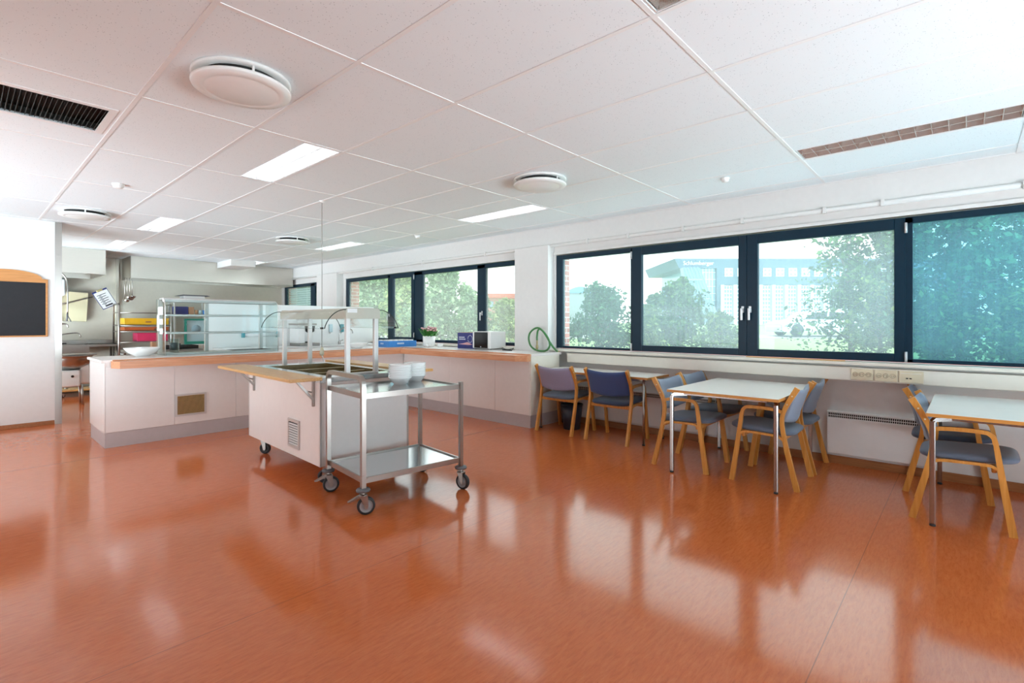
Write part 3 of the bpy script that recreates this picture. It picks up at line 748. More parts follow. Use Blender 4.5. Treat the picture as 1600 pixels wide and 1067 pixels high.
# coffee machine, tap, dispensers
o = thing('coffee_machine', 'steel filter coffee machine on the back counter', 'coffee machine', (4.1, 8.62, CT))
rbox(-.17, .19, -.2, .2, 0, .05, .01).build('base', m_steel, o)
rbox(-.17, -.06, -.14, .2, .05, .36, .006).build('column', m_plastic, o)
rbox(-.19, .14, -.18, .2, .36, .39, .006).build('top_plate', m_steel, o)
MB().lathe([(.03, 0), (.075, .03), (.085, .12), (.085, .125), (0, .125)], (.09, -.02, .22), 24).build('filter_holder', m_blackplastic, o)
MB().lathe([(.055, .0), (.06, .02), (.06, .004), (0, .004)], (.07, -.02, .05), 24).build('hot_plate', m_dark, o)
o = thing('kitchen_tap', 'chrome arched kitchen tap over the back counter sink', 'tap', (4.82, 8.72, CT))
MB().tube(smooth([(0, 0, 0), (0, 0, .2), (.03, -.02, .28), (.11, -.08, .31), (.18, -.13, .26), (.19, -.14, .2)], 5), .011, 10).build('spout', m_chrome, o)
MB().lathe([(.024, 0), (.024, .05), (.018, .06), (0, .06)], seg=16).tube([(0, 0, .05), (.06, -.03, .08)], .008, 8).build('mixer_base', m_chrome, o)
for x, mt, nm in ((4.72, m_pale, 'pale blue soap dispenser on the white screen wall'), (4.95, m_tealcloth, 'teal soap dispenser on the white screen wall')):
    o = thing('soap_dispenser', nm, 'dispenser', (x, 8.879, 1.17))
    rbox(-.035, .035, -.04, 0, 0, .15, .012, 3).build('dispenser_body', mt, o); rbox(-.02, .02, -.055, -.0, -.03, -.001, .005).build('lever', m_plastic, o)
o = thing('paper_roll_holder', 'white roll holder with teal ends on the screen wall behind the display case', 'holder', (3.45, 8.85, 1.14))
MB().tube([(-.26, -.02, 0), (.26, -.02, 0)], .028, 14).build('roll', m_paper, o)
for x in (-.275, .275): rbox(x-.016, x+.016, -.055, .029, -.04, .06, .006).build('end_bracket', m_tealcloth, o)

# ------------------------------------------------------------------ serving cart with canopy
o = thing('serving_cart', 'white mobile serving cart with steel canopy and folding wooden shelf', 'serving cart', (2.43, 4.69, 0), -.042)
hw, hl, zb, zt = .42, .83, .18, .86
MB().box(-hw, hw, -hl, hl, zb, .66).slab_holes(-hw, hw, -hl, hl, .66, zt, [(-.30, .32, -.66, .62)], 'xy').build('cabinet', m_white, o)
for x in (-hw-.002, hw-.014):
    for y in (-hl-.002, hl-.014): MB().box(x, x+.016, y, y+.016, zb, zt).build('corner_trim', m_alu, o)
MB().slab_holes(-hw-.005, hw+.005, -hl-.005, hl+.005, zt, .90, [(-.30, .32, -.66, .62)], 'xy').build('steel_top', m_sheet, o)
MB().slab_holes(-.299, .319, -.659, .619, .667, .899, [(-.294, .314, -.654, .614)], 'xy').box(-.299, .319, -.659, .619, .661, .667).build('well_liner', m_warmpan, o)
for y in (-.23, .2): rbox(-.293, .313, y-.008, y+.008, .80, .885, .003).build('well_divider', m_warmpan, o)
# folding shelves on both long sides
for s, wd in ((-1, .26), (1, .22)):
    rbox(s*(hw+.012), s*(hw+.012+wd), -.90, .90, .888, .914, .004).build('folding_shelf', m_flap, o)
    for y in (-.72, .66):
        b = MB()
        b.tube([(s*(hw+.006), y, .88), (s*(hw+.006), y, .66)], .011, 8, square=True)
        b.tube([(s*(hw+.012), y, .72), (s*(hw+.15), y, .882)], .009, 8, square=True)
        b.tube([(s*(hw+.012), y+.02, .775), (s*(hw+.075), y+.02, .795)], .006, 8)
        b.build('shelf_bracket', m_steel, o)
v = MB().slab_holes(-.44, -.20, .25, .50, -hw-.012, -hw-.0005, [(-.415, -.225, .275, .475)], 'yz'); v.build('vent_frame', m_alu, o)
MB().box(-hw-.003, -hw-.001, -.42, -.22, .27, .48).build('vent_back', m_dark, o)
v = MB()
for i in range(9): v.box(-.002, .002, -.415, -.225, -.007, .007, rot=Matrix.Translation((-hw-.008, 0, .284+i*.0215)) @ Matrix.Rotation(.35, 4, 'Y'))
v.build('vent_slats', m_alu, o)
def caster(par, x, y, r=.055, z0=.18, brake=False, rz=0, name='caster', bump=False):
    mx = Matrix.Translation((x, y, 0)) @ Matrix.Rotation(rz, 4, 'Z')
    c = MB(); hz = z0-.0005
    c.tube([(0, 0, hz-.035), (0, 0, hz)], .012, 10).lathe([(0, hz-.03), (.03, hz-.03), (.03, hz-.022), (0, hz-.022)], seg=18)
    for s in (-1, 1): c.prism([(-.025, hz-.028), (.03, hz-.028), (.035, r+.0), (.028, r-.018), (.012, r-.018), (.0, r+.02)], s*.02-.0015, s*.02+.0015, 'xz')
    c.box(-.026, .031, -.021, .021, hz-.032, hz-.028)
    if brake: c.prism([(-.01, hz-.036), (-.085, hz-.066), (-.105, hz-.064), (-.03, hz-.026)], -.017, .017, 'xz')
    c.tube([(.02, -.025, r), (.02, .025, r)], .006, 8)
    bmesh.ops.transform(c.bm, matrix=mx, verts=c.bm.verts[:]); cc = c.build(name, m_steel, par)
    wl = MB(); rt = Matrix.Rotation(PI/2, 3, 'X')
    wl.lathe([(r*.74, -.015), (r*.94, -.015), (r, -.008), (r, .008), (r*.94, .015), (r*.74, .015)], (.02, 0, r), 28, rot=rt)
    wl.lathe([(0, -.013), (r*.3, -.016), (r*.4, -.009), (r*.7, -.011), (r*.75, -.0145), (r*.75, .0145), (r*.7, .011), (r*.4, .009), (r*.3, .016), (0, .013)], (.02, 0, r), 28, mat=1, rot=rt)
    bmesh.ops.transform(wl.bm, matrix=mx, verts=wl.bm.verts[:]); wl.build('wheel', [m_rubber, m_wheelgrey if bump else m_rubber], cc)
    if bump:
        b = MB().lathe([(.014, z0-.004), (.045, z0-.002), (.05, z0+.008), (.045, z0+.018), (.02, z0+.022), (.014, z0+.022)], (x, y, 0), 24); b.build('bumper', m_greyrub, cc)
for x, y, rz in ((-.33, .68, -.9), (-.30, -.70, 2.4), (.33, .68, -.6), (.33, -.70, 2.0)): caster(o, x, y, .057, .18, False, rz)
MB().tube([(-.05, .05, .18), (-.05, .05, .10)], .012, 10).build('drain_tap', m_steel, o)
# canopy
cxo = -.005
posts = [(cxo-.135, -.745), (cxo+.135, -.745), (cxo-.135, .62), (cxo+.135, .62)]
for x, y in posts: rbox(x-.019, x+.019, y-.019, y+.019, .9005, 1.39, .003).build('canopy_post', m_alu, o)
for y in (-.745,): MB().box(cxo-.155, cxo+.155, y-.02, y+.02, .9005, .916, .003).build('post_foot_rail', m_alu, o)
cp = MB()
def cap(x0, x1, z0, z1, r=.03, n=5):
    P = [(x0, z0)]
    P += [(x0+r-r*math.cos(PI/2*i/n), z1-r+r*math.sin(PI/2*i/n)) for i in range(n+1)]
    P += [(x1-r+r*math.sin(PI/2*i/n), z1-r+r*math.cos(PI/2*i/n)) for i in range(n+1)]
    return P+[(x1, z0)]
outer = cap(cxo-.16, cxo+.16, 1.385, 1.475); inner = cap(cxo-.152, cxo+.152, 1.385, 1.467)
n_ = len(outer)
for y0, y1 in ((-.77, .66),):
    A = [cp.bm.verts.new((p[0], y0, p[1])) for p in outer]; B = [cp.bm.verts.new((p[0], y1, p[1])) for p in outer]
    Ai = [cp.bm.verts.new((p[0], y0, p[1])) for p in inner]; Bi = [cp.bm.verts.new((p[0], y1, p[1])) for p in inner]
    for i in range(n_-1):
        cp.bm.faces.new((A[i], A[i+1], B[i+1], B[i])); cp.bm.faces.new((Ai[i], Bi[i], Bi[i+1], Ai[i+1]))
        cp.bm.faces.new((A[i], Ai[i], Ai[i+1], A[i+1])); cp.bm.faces.new((B[i], B[i+1], Bi[i+1], Bi[i]))
    cp.bm.faces.new((A[0], B[0], Bi[0], Ai[0])); cp.bm.faces.new((A[-1], Ai[-1], Bi[-1], B[-1]))
m_can = M('canopy_enamel', (190, 182, 168), .3, .35, var=.02)
cp.build('canopy', m_can, o)
for y in (-.774, .655): MB().prism(cap(cxo-.163, cxo+.163, 1.383, 1.478), y, y+.009, 'xz').build('canopy_end_plate', m_can, o)
MB().box(cxo-.15, cxo-.06, -.7765, -.775, 1.435, 1.47).build('label_sticker', m_paper, o)
MB().box(cxo-.14, cxo+.14, .50, .54, 1.392, 1.41, .004).build('canopy_lip', m_plastic, o)  # plain white lip under the far end, gives no light
for s in (-1, 1):
    n = 10; arc_ = [(cxo+s*(.16+.20*math.sin(PI/2*.82*i/n)), 1.462-.17*(1-math.cos(PI/2*.82*i/n))/.75) for i in range(n+1)]
    ye = .66 if s < 0 else .36
    gg = MB()
    r1 = [gg.bm.verts.new((x, -.77, z)) for x, z in arc_]; r2 = [gg.bm.verts.new((x, ye, z)) for x, z in arc_]
    for i in range(n):
        f_ = gg.bm.faces.new((r1[i], r1[i+1], r2[i+1], r2[i])); f_.smooth = True
    gl = gg.build('curved_glass', m_thin, o)
    sm = gl.modifiers.new('thickness', 'SOLIDIFY'); sm.thickness = .005
    for y in (-.772, ye): MB().tube([(x, y, z) for x, z in arc_], .0038, 6).build('glass_edge', m_edgeglass, o)
    MB().tube([(arc_[-1][0], -.77, arc_[-1][1]), (arc_[-1][0], ye, arc_[-1][1])], .0026, 6).build('glass_edge', m_thin2, o)
    MB().box(arc_[-1][0]-.01, arc_[-1][0]+.01, -.735, -.71, arc_[-1][1]-.004, arc_[-1][1]+.012, .002).build('glass_clip', m_blackplastic, o)

# ------------------------------------------------------------------ steel trolley and bowls
TR = (2.374, 3.415, 0); TA = -.113
o = thing('steel_trolley', 'two-tier steel trolley on castors in front of the serving cart', 'trolley', TR, TA)
hx, hy = .42, .315
def leg(x, y, z1): MB().box(x-.016, x+.016, y-.016, y+.016, .165, z1, .004).build('leg', m_steel, o)
leg(hx, -hy, .87); leg(hx, hy, .87)
rr = .06; pth = [(-hx, -hy, .165), (-hx, -hy, .96-rr)] + [(-hx, -hy+rr-rr*math.cos(PI/2*i/6), .96-rr+rr*math.sin(PI/2*i/6)) for i in range(1, 7)]
pth += [(-hx, hy-rr+rr*math.sin(PI/2*i/6), .96-rr+rr*math.cos(PI/2*i/6)) for i in range(0, 7)] + [(-hx, hy, .165)]
MB().tube(pth, .016, square=True).build('handle_frame', m_steel, o)
for z in (.25, .845):
    MB().slab_holes(-hx, hx, -hy, hy, z-.035, z+.004, [(-hx+.014, hx-.014, -hy+.014, hy-.014)], 'xy').build('shelf_rim', m_steel, o)
    MB().box(-hx+.013, hx-.013, -hy+.013, hy-.013, z-.012, z-.006).build('shelf_sheet', m_sheet, o)
caster(o, -hx, -hy, .0625, .165, True, -.35, 'caster', True); caster(o, -hx, hy, .0625, .165, True, -.25, 'caster', True)
caster(o, hx, -hy, .0625, .165, False, -1.3, 'caster', True); caster(o, hx, hy, .0625, .165, False, -1.2, 'caster', True)
def at(mx, my):
    c, s = math.cos(TA), math.sin(TA); return TR[0]+c*mx-s*my, TR[1]+s*mx+c*my
b0 = None
ords = ['bottom', 'second from bottom', 'third from bottom', 'fourth from bottom', 'fifth from bottom', 'sixth from bottom', 'seventh from bottom', 'topmost']
for (mx, my), nm in (((.10, .10), 'front left'), ((.285, .185), 'rear right')):
    x, y = at(mx, my)
    for i in range(8):
        lab = 'white bowl on the steel trolley, %s of the %s stack' % (ords[i], nm)
        if b0 is None:
            b0 = bowl('stacked_bowl', x, y, .84, .097, .062, lab, .55, 'bowls stacked on the trolley', .003)
            q = b0
        else: q = copy_tree(b0, None, None, lab)
        q.location = (x+random.uniform(-.002, .002), y+random.uniform(-.002, .002), .8395+i*.0145)

# ------------------------------------------------------------------ tables
def table(name, label, x0, x1, y0, y1, legs, z=.75, square=True):
    t = thing(name, label, 'table', ((x0+x1)/2, (y0+y1)/2, 0)); hx, hy = (x1-x0)/2, (y1-y0)/2
    MB().box(-hx, hx, -hy, hy, z-.024, z-.0015).build('edge_band', m_edge, t)
    MB().box(-hx+.002, hx-.002, -hy+.002, hy-.002, z-.0015, z).build('tabletop', m_top, t)
    for lx, ly in legs:
        b = MB(); sx, sy = (1 if lx < 0 else -1), (1 if ly < 0 else -1)
        if square:
            b.box(lx-.016, lx+.016, ly-.016, ly+.016, .012, z-.05, .006)
            b.tube([(lx, ly, z-.06), (lx+sx*.01, ly+sy*.01, z-.045), (lx+sx*.10, ly+sy*.10, z-.043)], .013, square=True)
        else:
            b.tube([(lx, ly, .012), (lx, ly, z-.025)], .013, 12)
        lo = b.build('leg', m_chrome if square else m_steel, t)
        MB().lathe([(0, 0), (.017, 0), (.017, .013), (0, .013)], (lx, ly, 0), 12).build('foot_cap', m_rubber, lo)
    r = MB()
    ins = .11 if square else .05
    for s in (-1, 1):
        r.box(-hx+ins, hx-ins, s*(hy-ins)-.008, s*(hy-ins)+.008, z-.052, z-.0245, .003)
        r.box(s*(hx-ins)-.008, s*(hx-ins)+.008, -hy+ins, hy-ins, z-.052, z-.0245, .003)
    r.build('under_frame', m_chrome if square else m_steel, t); return t
table('small_table', 'narrow white table against the wall under the hose', 5.03, 5.56, 2.57, 4.10, [(-.23, -.70), (-.235, .735), (.23, -.70), (.23, .735)], square=False)
# its left side panel stands on the floor in front of the counter end
table('dining_table', 'white table with chrome legs standing between four chairs', 4.30, 5.55, 1.09, 2.01, [(-.585, -.43), (-.585, .43), (.585, -.43), (.585, .43)])
table('dining_table', 'white table with chrome legs cut by the right photo edge', 4.33, 5.55, -1.1, .205, [(-.585, -.62), (-.585, .62), (.585, -.62), (.585, .62)])

# ------------------------------------------------------------------ chairs (local: faces +y)
def make_chair(label, fb, fs):
    c = thing('armchair', label, 'chair')
    W = .265; T = .027
    for s in (-1, 1):
        xa, xb = s*W-T/2, s*W+T/2
        rear = smooth([(0, -.245, .0), (0, -.195, .21), (0, -.15, .42), (0, -.135, .55), (0, -.152, .64), (0, -.195, .73), (0, -.248, .825)], 4)
        rear = [(p.y, p.z) for p in rear]
        MB().strip(rear, [.042-.012*min(1, z/.5) if z < .6 else .03+.012*(z-.6)/.22 for y, z in rear], xa, xb).build('leg', m_honey, c)
        front = smooth([(0, .255, 0), (0, .212, .3), (0, .178, .55)], 4)
        front = [(p.y, p.z) for p in front]
        MB().strip(front, [.042-.014*(z/.55) for y, z in front], xa, xb).build('leg', m_honey, c)
        arm = smooth([(0, .178, .55), (0, .168, .602), (0, .148, .630), (0, .115, .642), (0, .0, .643), (0, -.09, .637), (0, -.142, .622)], 4)
        MB().strip([(p.y, p.z) for p in arm], .026, xa, xb).build('armrest', m_honey, c)
        rail = smooth([(0, .232, .19), (0, .203, .36), (0, .192, .40), (0, .165, .424), (0, .12, .432), (0, -.07, .426), (0, -.12, .415), (0, -.152, .385), (0, -.165, .34), (0, -.205, .19)], 3)
        MB().strip([(p.y, p.z) for p in rail], .018, xa+.002, xb-.002).build('side_rail', m_honey, c)
    MB().box(-W+.01, W-.01, .155, .18, .385, .425, .004).build('cross_rail', m_honey, c); MB().box(-W+.01, W-.01, -.15, -.128, .385, .425, .004).build('cross_rail', m_honey, c)
    def se(t, p): return math.copysign(abs(t)**p, t)
    def seat(u, v):
        a = u*2*PI; b = v*PI; rr = math.sin(b)**.28
        x = .243*se(math.cos(a), .38)*rr; y = .04+.255*se(math.sin(a), .42)*rr
        return Vector((x, y, .452+.03*se(math.cos(b), .8)+.012*(y/.25)-.012*(x/.25)**2*0))
    MB().blob(seat, 40, 14).build('seat', fs, c)
    bk = MB(); nu, nv = 16, 10; F_ = []; B_ = []
    for j in range(nv+1):
        t = j/nv; rowF = []; rowB = []
        for i in range(nu+1):
            q = -1+2*i/nu; x = .25*q
            zlo = .545-.028*(1-q*q); ztop = .815-.022*(1-q*q); z = zlo+(ztop-zlo)*t
            yc = -.143-.085*max(0, (z-.57)/.25)**1.1 - .035*(1-q*q)
            e = .015*min(1, math.sqrt(max(0, 1-(2*t-1)**8)))
            rowF.append(bk.bm.verts.new((x, yc+.004+e, z))); rowB.append(bk.bm.verts.new((x, yc-.004-e, z)))
        F_.append(rowF); B_.append(rowB)
    for j in range(nv):
        for i in range(nu):
            for G in (F_, B_):
                f_ = bk.bm.faces.new((G[j][i], G[j][i+1], G[j+1][i+1], G[j+1][i])); f_.smooth = True
        for i in (0, nu): bk.bm.faces.new((F_[j][i], F_[j+1][i], B_[j+1][i], B_[j][i]))
    for i in range(nu):
        for j in (0, nv): bk.bm.faces.new((F_[j][i], F_[j][i+1], B_[j][i+1], B_[j][i]))
    bk.build('backrest', fb, c)
    sc = MB()
    for s in (-1, 1):
        for y, z in ((-.211, .76), (-.175, .69)): sc.tube([(s*(W+T/2), y, z), (s*(W+T/2+.002), y, z)], .006, 8)
    sc.build('screw_caps', m_beige, c)
    return c
ch0 = make_chair('armchair with lilac-grey back and slate seat at the small table beside the counter', f_purple, f_slate)
ch0.location = (5.12, 3.735, 0); ch0.rotation_euler = (0, 0, -PI/2); ch0['group'] = 'wooden armchairs round the tables'
c = copy_tree(ch0, (5.125, 3.01, 0), -PI/2+.02, 'armchair with navy blue back and dark seat at the small table'); swap(c, 'backrest', f_navy); swap(c, 'seat', f_navyseat)
c = copy_tree(ch0, (4.735, 1.975, 0), PI, 'blue-grey armchair on the left of the middle table, nearer the camera'); swap(c, 'backrest', f_grey); chg = c
copy_tree(chg, (5.335, 1.985, 0), PI-.03, 'blue-grey armchair on the left of the middle table, nearer the wall')
copy_tree(chg, (4.755, 1.255, 0), .02, 'blue-grey armchair on the right of the middle table, nearer the camera')
copy_tree(chg, (5.36, 1.25, 0), .0, 'blue-grey armchair on the right of the middle table, nearer the wall')
copy_tree(chg, (4.72, .04, 0), PI, 'blue-grey armchair tucked under the right-hand table, nearer the camera')
c = copy_tree(chg, (5.38, .13, 0), PI+.02, 'slate blue armchair at the right-hand table, nearer the wall'); swap(c, 'backrest', f_slate); swap(c, 'seat', f_dark)

o = thing('waste_bin', 'dark round waste bin on the floor under the small table', 'bin', (5.27, 3.74, 0))
MB().lathe([(0, 0), (.105, 0), (.135, .31), (.13, .31), (.1, .01), (0, .01)], seg=32).build('bin_body', m_bin, o)
MB().lathe([(.13, .3), (.142, .302), (.142, .318), (.13, .318)], seg=32).build('rim', m_bin, o)

# ------------------------------------------------------------------ blackboard on the partition
o = thing('blackboard', 'blackboard in a wooden frame with arched top on the partition', 'blackboard', (.42, PY_, 1.165))
bw, bh = .395, .735
MB().box(-bw+.015, bw-.015, -.014, -.001, .015, bh).build('writing_surface', m_black, o)
for x in (-bw, bw-.022): MB().box(x, x+.022, -.022, -.0, 0, bh+.01, .003).build('frame_stile', m_boardwood, o)
MB().box(-bw, bw, -.024, -.0, 0, .018, .003).build('bottom_rail', m_boardwood, o)
n = 18; ar = [(-bw, bh-.03), (bw, bh-.03), (bw, bh+.015)] + [(bw*.86*math.cos(PI*i/n)*1.0, bh+.02+.105*math.sin(PI*i/n)**1.0) for i in range(n+1)] + [(-bw, bh+.015)]
MB().prism(ar, -.024, -.0, 'xz').build('arched_top', m_boardwood, o)

# ------------------------------------------------------------------ kitchen
def hood(x0, x1, y0, y1, z0, label):
    o = thing('extractor_hood', label, 'extractor hood', ((x0+x1)/2, (y0+y1)/2, z0)); hx, hy, h = (x1-x0)/2, (y1-y0)/2, CZ-z0-.002
    MB().slab_holes(-hx, hx, -hy, hy, 0, h, [(-hx+.03, hx-.03, -hy+.03, hy-.03)], 'xy').box(-hx+.03, hx-.03, -hy+.03, hy-.03, h-.02, h-.01).build('hood_body', m_steelx, o)
    MB().box(-hx+.031, hx-.031, -hy+.031, hy-.031, .10, .115).build('filter_panel', m_steel, o)
    MB().box(-hx-.004, hx+.004, -hy-.004, -hy, -.0, .025, .002).build('lower_edge', m_steelx, o)
hood(.7, 1.86, 11.8, 13.19, 2.235, 'short steel extractor hood over the dishwashing corner')
hood(2.345, 5.60, 12.38, 13.19, 2.235, 'wide steel extractor hood along the kitchen end wall')

# ladles hanging from the hood
for i, (x, l) in enumerate(((2.262, .42), (2.292, .36), (2.32, .38), (2.345, .34))):
    y = 12.42+.035*i if i < 3 else 12.36
    o = thing('ladle', 'steel ladle hanging at the hood corner, %s from the left' % ('first', 'second', 'third', 'fourth')[i], 'ladle', (2.24+.04*i, 12.35, 2.22), .3*i, 'ladles hanging from the hood')
    MB().tube([(0, 0, 0), (.004, .01, .015), (0, .015, 0), (0, 0, -.03), (0, 0, -l)], .006, 8).build('handle', m_steel, o)
    MB().lathe([(.045, .0), (.04, -.025), (.022, -.042), (0, -.046), (0, -.043), (.02, -.039), (.037, -.023), (.042, 0)], (.035, 0, -l), 18).build('ladle_cup', m_steel, o)

# sink table
o = thing('sink_table', 'steel sink table with deep basin at the kitchen end wall', 'sink', (1.45, 12.82, 0))
MB().slab_holes(-.75, .76, -.33, .33, .885, .925, [(-.60, .28, -.26, .20)], 'xy').build('sink_top', m_steel, o)
MB().slab_holes(-.60, .28, -.26, .20, .70, .884, [(-.585, .265, -.245, .185)], 'xy').box(-.60, .28, -.26, .20, .69, .70).build('basin', m_steel, o)
for x in (-.70, .70):
    for y in (-.28, .28): MB().tube([(x, y, 0), (x, y, .885)], .02, 10).build('leg', m_steel, o)
rbox(-.72, .72, -.30, .30, .12, .14, .003).build('lower_shelf', m_steel, o)
MB().box(.3, .72, -.1, .2, .9255, .935).box(-.5, .0, .21, .3, .9255, .95).build('drain_mat', m_blackplastic, o)
MB().box(-.75, .76, .32, .335, .925, 1.0, .002).build('upstand', m_steel, o)
o = thing('spray_tap', 'pre-rinse spray tap with arched hose over the sink table', 'tap', (1.12, 12.72, .926))
MB().tube(smooth([(0, 0, 0), (0, 0, .9), (.0, 0, 1.2), (.06, 0, 1.36), (.16, 0, 1.39), (.27, 0, 1.30), (.31, 0, 1.1), (.31, 0, .6)], 5), .012, 8).build('spray_hose', m_chrome, o)
MB().tube([(.31, 0, .6), (.30, 0, .45)], .016, 10).tube([(.31, 0, .56), (.36, -.02, .44)], .008, 8).build('spray_head', m_greyrub, o)
MB().tube(smooth([(0, -.01, .36), (.1, -.02, .40), (.24, -.04, .40), (.3, -.05, .38), (.31, -.05, .33)], 4), .013, 8).build('swivel_spout', m_chrome, o)
o = thing('sink_tap', 'low chrome swivel tap on the sink table', 'tap', (1.34, 12.86, .926))
MB().tube(smooth([(0, 0, 0), (0, 0, .16), (.05, 0, .2), (.2, 0, .22), (.27, 0, .21), (.3, 0, .14)], 4), .012, 8).build('spout', m_chrome, o)
o = thing('detergent_bottle', 'teal detergent bottle standing on the sink table', 'bottle', (1.28, 12.62, .926))
MB().lathe([(0, 0), (.045, 0), (.05, .02), (.05, .15), (.02, .19), (.018, .21), (0, .21)], seg=20).build('bottle', m_tealcloth, o); MB().lathe([(.02, .21), (.02, .24), (0, .24)], seg=14).build('cap', m_plastic, o)
# mixer / peeler
o = thing('food_mixer', 'white floor-standing kitchen mixer with steel bowl behind the partition', 'mixer', (1.28, 10.98, 0))
MB().lathe([(0, .57), (.12, .58), (.23, .66), (.27, .76), (.275, .80), (.29, .80), (.29, .81), (.26, .81), (.25, .77), (.1, .6), (0, .595)], (.0, 0, 0), 32).build('bowl', m_steel, o)
rbox(-.17, .10, -.14, .14, .30, .57, .02, 3).build('motor_housing', m_plastic, o)
rbox(.10, .24, -.10, .10, .33, .66, .03, 3).build('gear_arm', m_plastic, o)
MB().tube([(.0, -.142, .47), (.0, -.15, .47)], .02, 12).build('control_knob', m_blackplastic, o)
for x, y in ((-.14, -.11), (-.14, .11), (.12, -.11), (.12, .11)): MB().tube([(x*1.1, y*1.2, 0), (x, y, .32)], .018, 10).build('leg', m_steel, o)
rbox(-.29, .32, -.1, .3, .81, .825, .004).build('bowl_cover', m_steel, o)
o = thing('low_trolley', 'low wheeled platform trolley on the floor under the sink table', 'trolley', (1.55, 12.2, 0))
rbox(-.35, .35, -.22, .22, .105, .135, .004).build('platform', m_flap, o)
for x in (-.28, .28):
    for y in (-.17, .17): caster(o, x, y, .035, .105, False, .5)
for x in (-.2, .15): MB().tube([(x, .0, .135), (x, .0, .16)], .03, 12).build('stud', m_steel, o)
o = thing('water_heater', 'white rounded water heater on the kitchen end wall', 'water heater', (1.20, 13.05, 1.86))
rbox(-.24, .22, -.3, .14, 0, .34, .05, 4).build('tank', m_plastic, o); MB().tube([(.05, -.05, -.12), (.05, -.05, .01)], .012, 8).build('pipe', m_chrome, o)
o = thing('splash_panel', 'tilted pale steel splash panel behind the sink table', 'panel', (1.48, 13.10, 1.38))
MB().box(-.42, .28, -.01, .01, 0, .58, .003, rot=Matrix.Rotation(.05, 4, 'Y')).build('panel_sheet', m_warmpan, o)
MB().box(.2, .24, .0, .09, .1, .14).build('wall_mount', m_steel, o)
o = thing('wall_pipe', 'slim metal pipe slanting up the kitchen end wall to the clipboard', 'pipe', (1.36, 12.97, 1.70))
MB().tube([(-.3, 0, -.06), (.1, .0, .03), (.48, .0, .165)], .012, 8).build('pipe', m_chrome, o); MB().tube([(.4, 0, .14), (.4, .2, .14)], .008, 8).build('bracket', m_chrome, o)
o = thing('clipboard', 'clipboard with a printed sheet hanging tilted on the kitchen wall', 'clipboard', (1.93, 12.93, 2.0))
rt = Matrix.Rotation(.46, 4, 'Y').inverted()
rt = Matrix.Rotation(-.50, 4, 'Y')
MB().box(-.13, .13, 0, .008, -.38, 0, .002, rot=rt).build('board', m_inkblue, o)
MB().box(-.12, .12, -.003, -.0005, -.365, -.03, rot=rt).build('printed_sheet', m_paper, o)
ik = MB()
for i in range(5):
    ik.box(-.09, .07-.02*(i % 2), -.0045, -.0032, -.10-i*.045, -.088-i*.045, rot=rt)
    ik.box(-.06, -.02, -.0045, -.0032, -.12-i*.045, -.108-i*.045, rot=rt)
ik.box(-.06, .07, -.0045, -.0032, -.345, -.315, rot=rt)
ik.build('printed_lines', m_ink, o); MB().box(-.05, .05, -.015, -.001, -.03, .012, .004, rot=rt).build('clip', m_brass, o)

# crate rack trolley
o = thing('crate_rack', 'steel rack trolley holding coloured crates at the kitchen end wall', 'rack', (2.60, 12.66, 0))
for x in (-.44, .44):
    rr = .05
    p_ = [(x, -.25, .12), (x, -.25, 1.68), (x, -.21, 1.72), (x, .21, 1.72), (x, .25, 1.68), (x, .25, .12)]
    MB().tube(p_, .016, 10).build('end_frame', m_steel, o)
sr = MB()
for z in (.45, .72, .955, 1.17, 1.29, 1.55):
    for y in (-.25, .25): sr.tube([(-.44, y, z), (.44, y, z)], .008, 8)
    for x in (-.44, .44): sr.tube([(x, -.25, z), (x, .25, z)], .008, 8)
sr.build('shelf_rails', m_steel, o)
sh = MB()
for z in (.45, .955, 1.17, 1.29): sh.box(-.42, .42, -.24, .24, z+.008, z+.012)
sh.build('shelf_trays', m_steel, o)
for x in (-.44, .44):
    for y in (-.25, .25): caster(o, x, y, .045, .12, False, .4)
def crate(x, y, z, sx, sy, sz, m, label, mark=None, inner=None):
    q = thing('crate', label, 'crate', (x, y, z))
    MB().slab_holes(-sx, sx, -sy, sy, 0, sz, [(-sx+.012, sx-.012, -sy+.012, sy-.012)], 'xy').box(-sx, sx, -sy, sy, 0, .008).build('crate_walls', m, q)
    MB().box(-sx-.008, sx+.008, -sy-.008, -sy-.0005, sz-.018, sz).build('rim', m, q)
    if mark: MB().box(-.03, .07, -sy-.0012, -sy-.0002, sz*.35, sz*.55).build('printed_mark', mark, q)
crate(2.63, 12.66, 1.3025, .37, .22, .135, m_yellow, 'yellow crate on the top shelf of the rack trolley', m_skirt)
crate(2.63, 12.66, 1.1825, .37, .22, .075, m_orange, 'orange crate on the rack trolley under the yellow crate')
crate(2.72, 12.62, .9675, .26, .2, .17, m_pink, 'pink crate on the rack trolley under the orange crate')
crate(2.60, 12.66, .4625, .34, .2, .22, m_blackplastic, 'black crate low on the rack trolley')
q = rbox(-.06, .06, -.06, .06, 0, .05, .01).build('foil_tray', m_paper); q.location = (2.80, 12.5, 1.191+.0); tag(q, 'white paper tray lying in the orange crate on the rack trolley', 'tray')

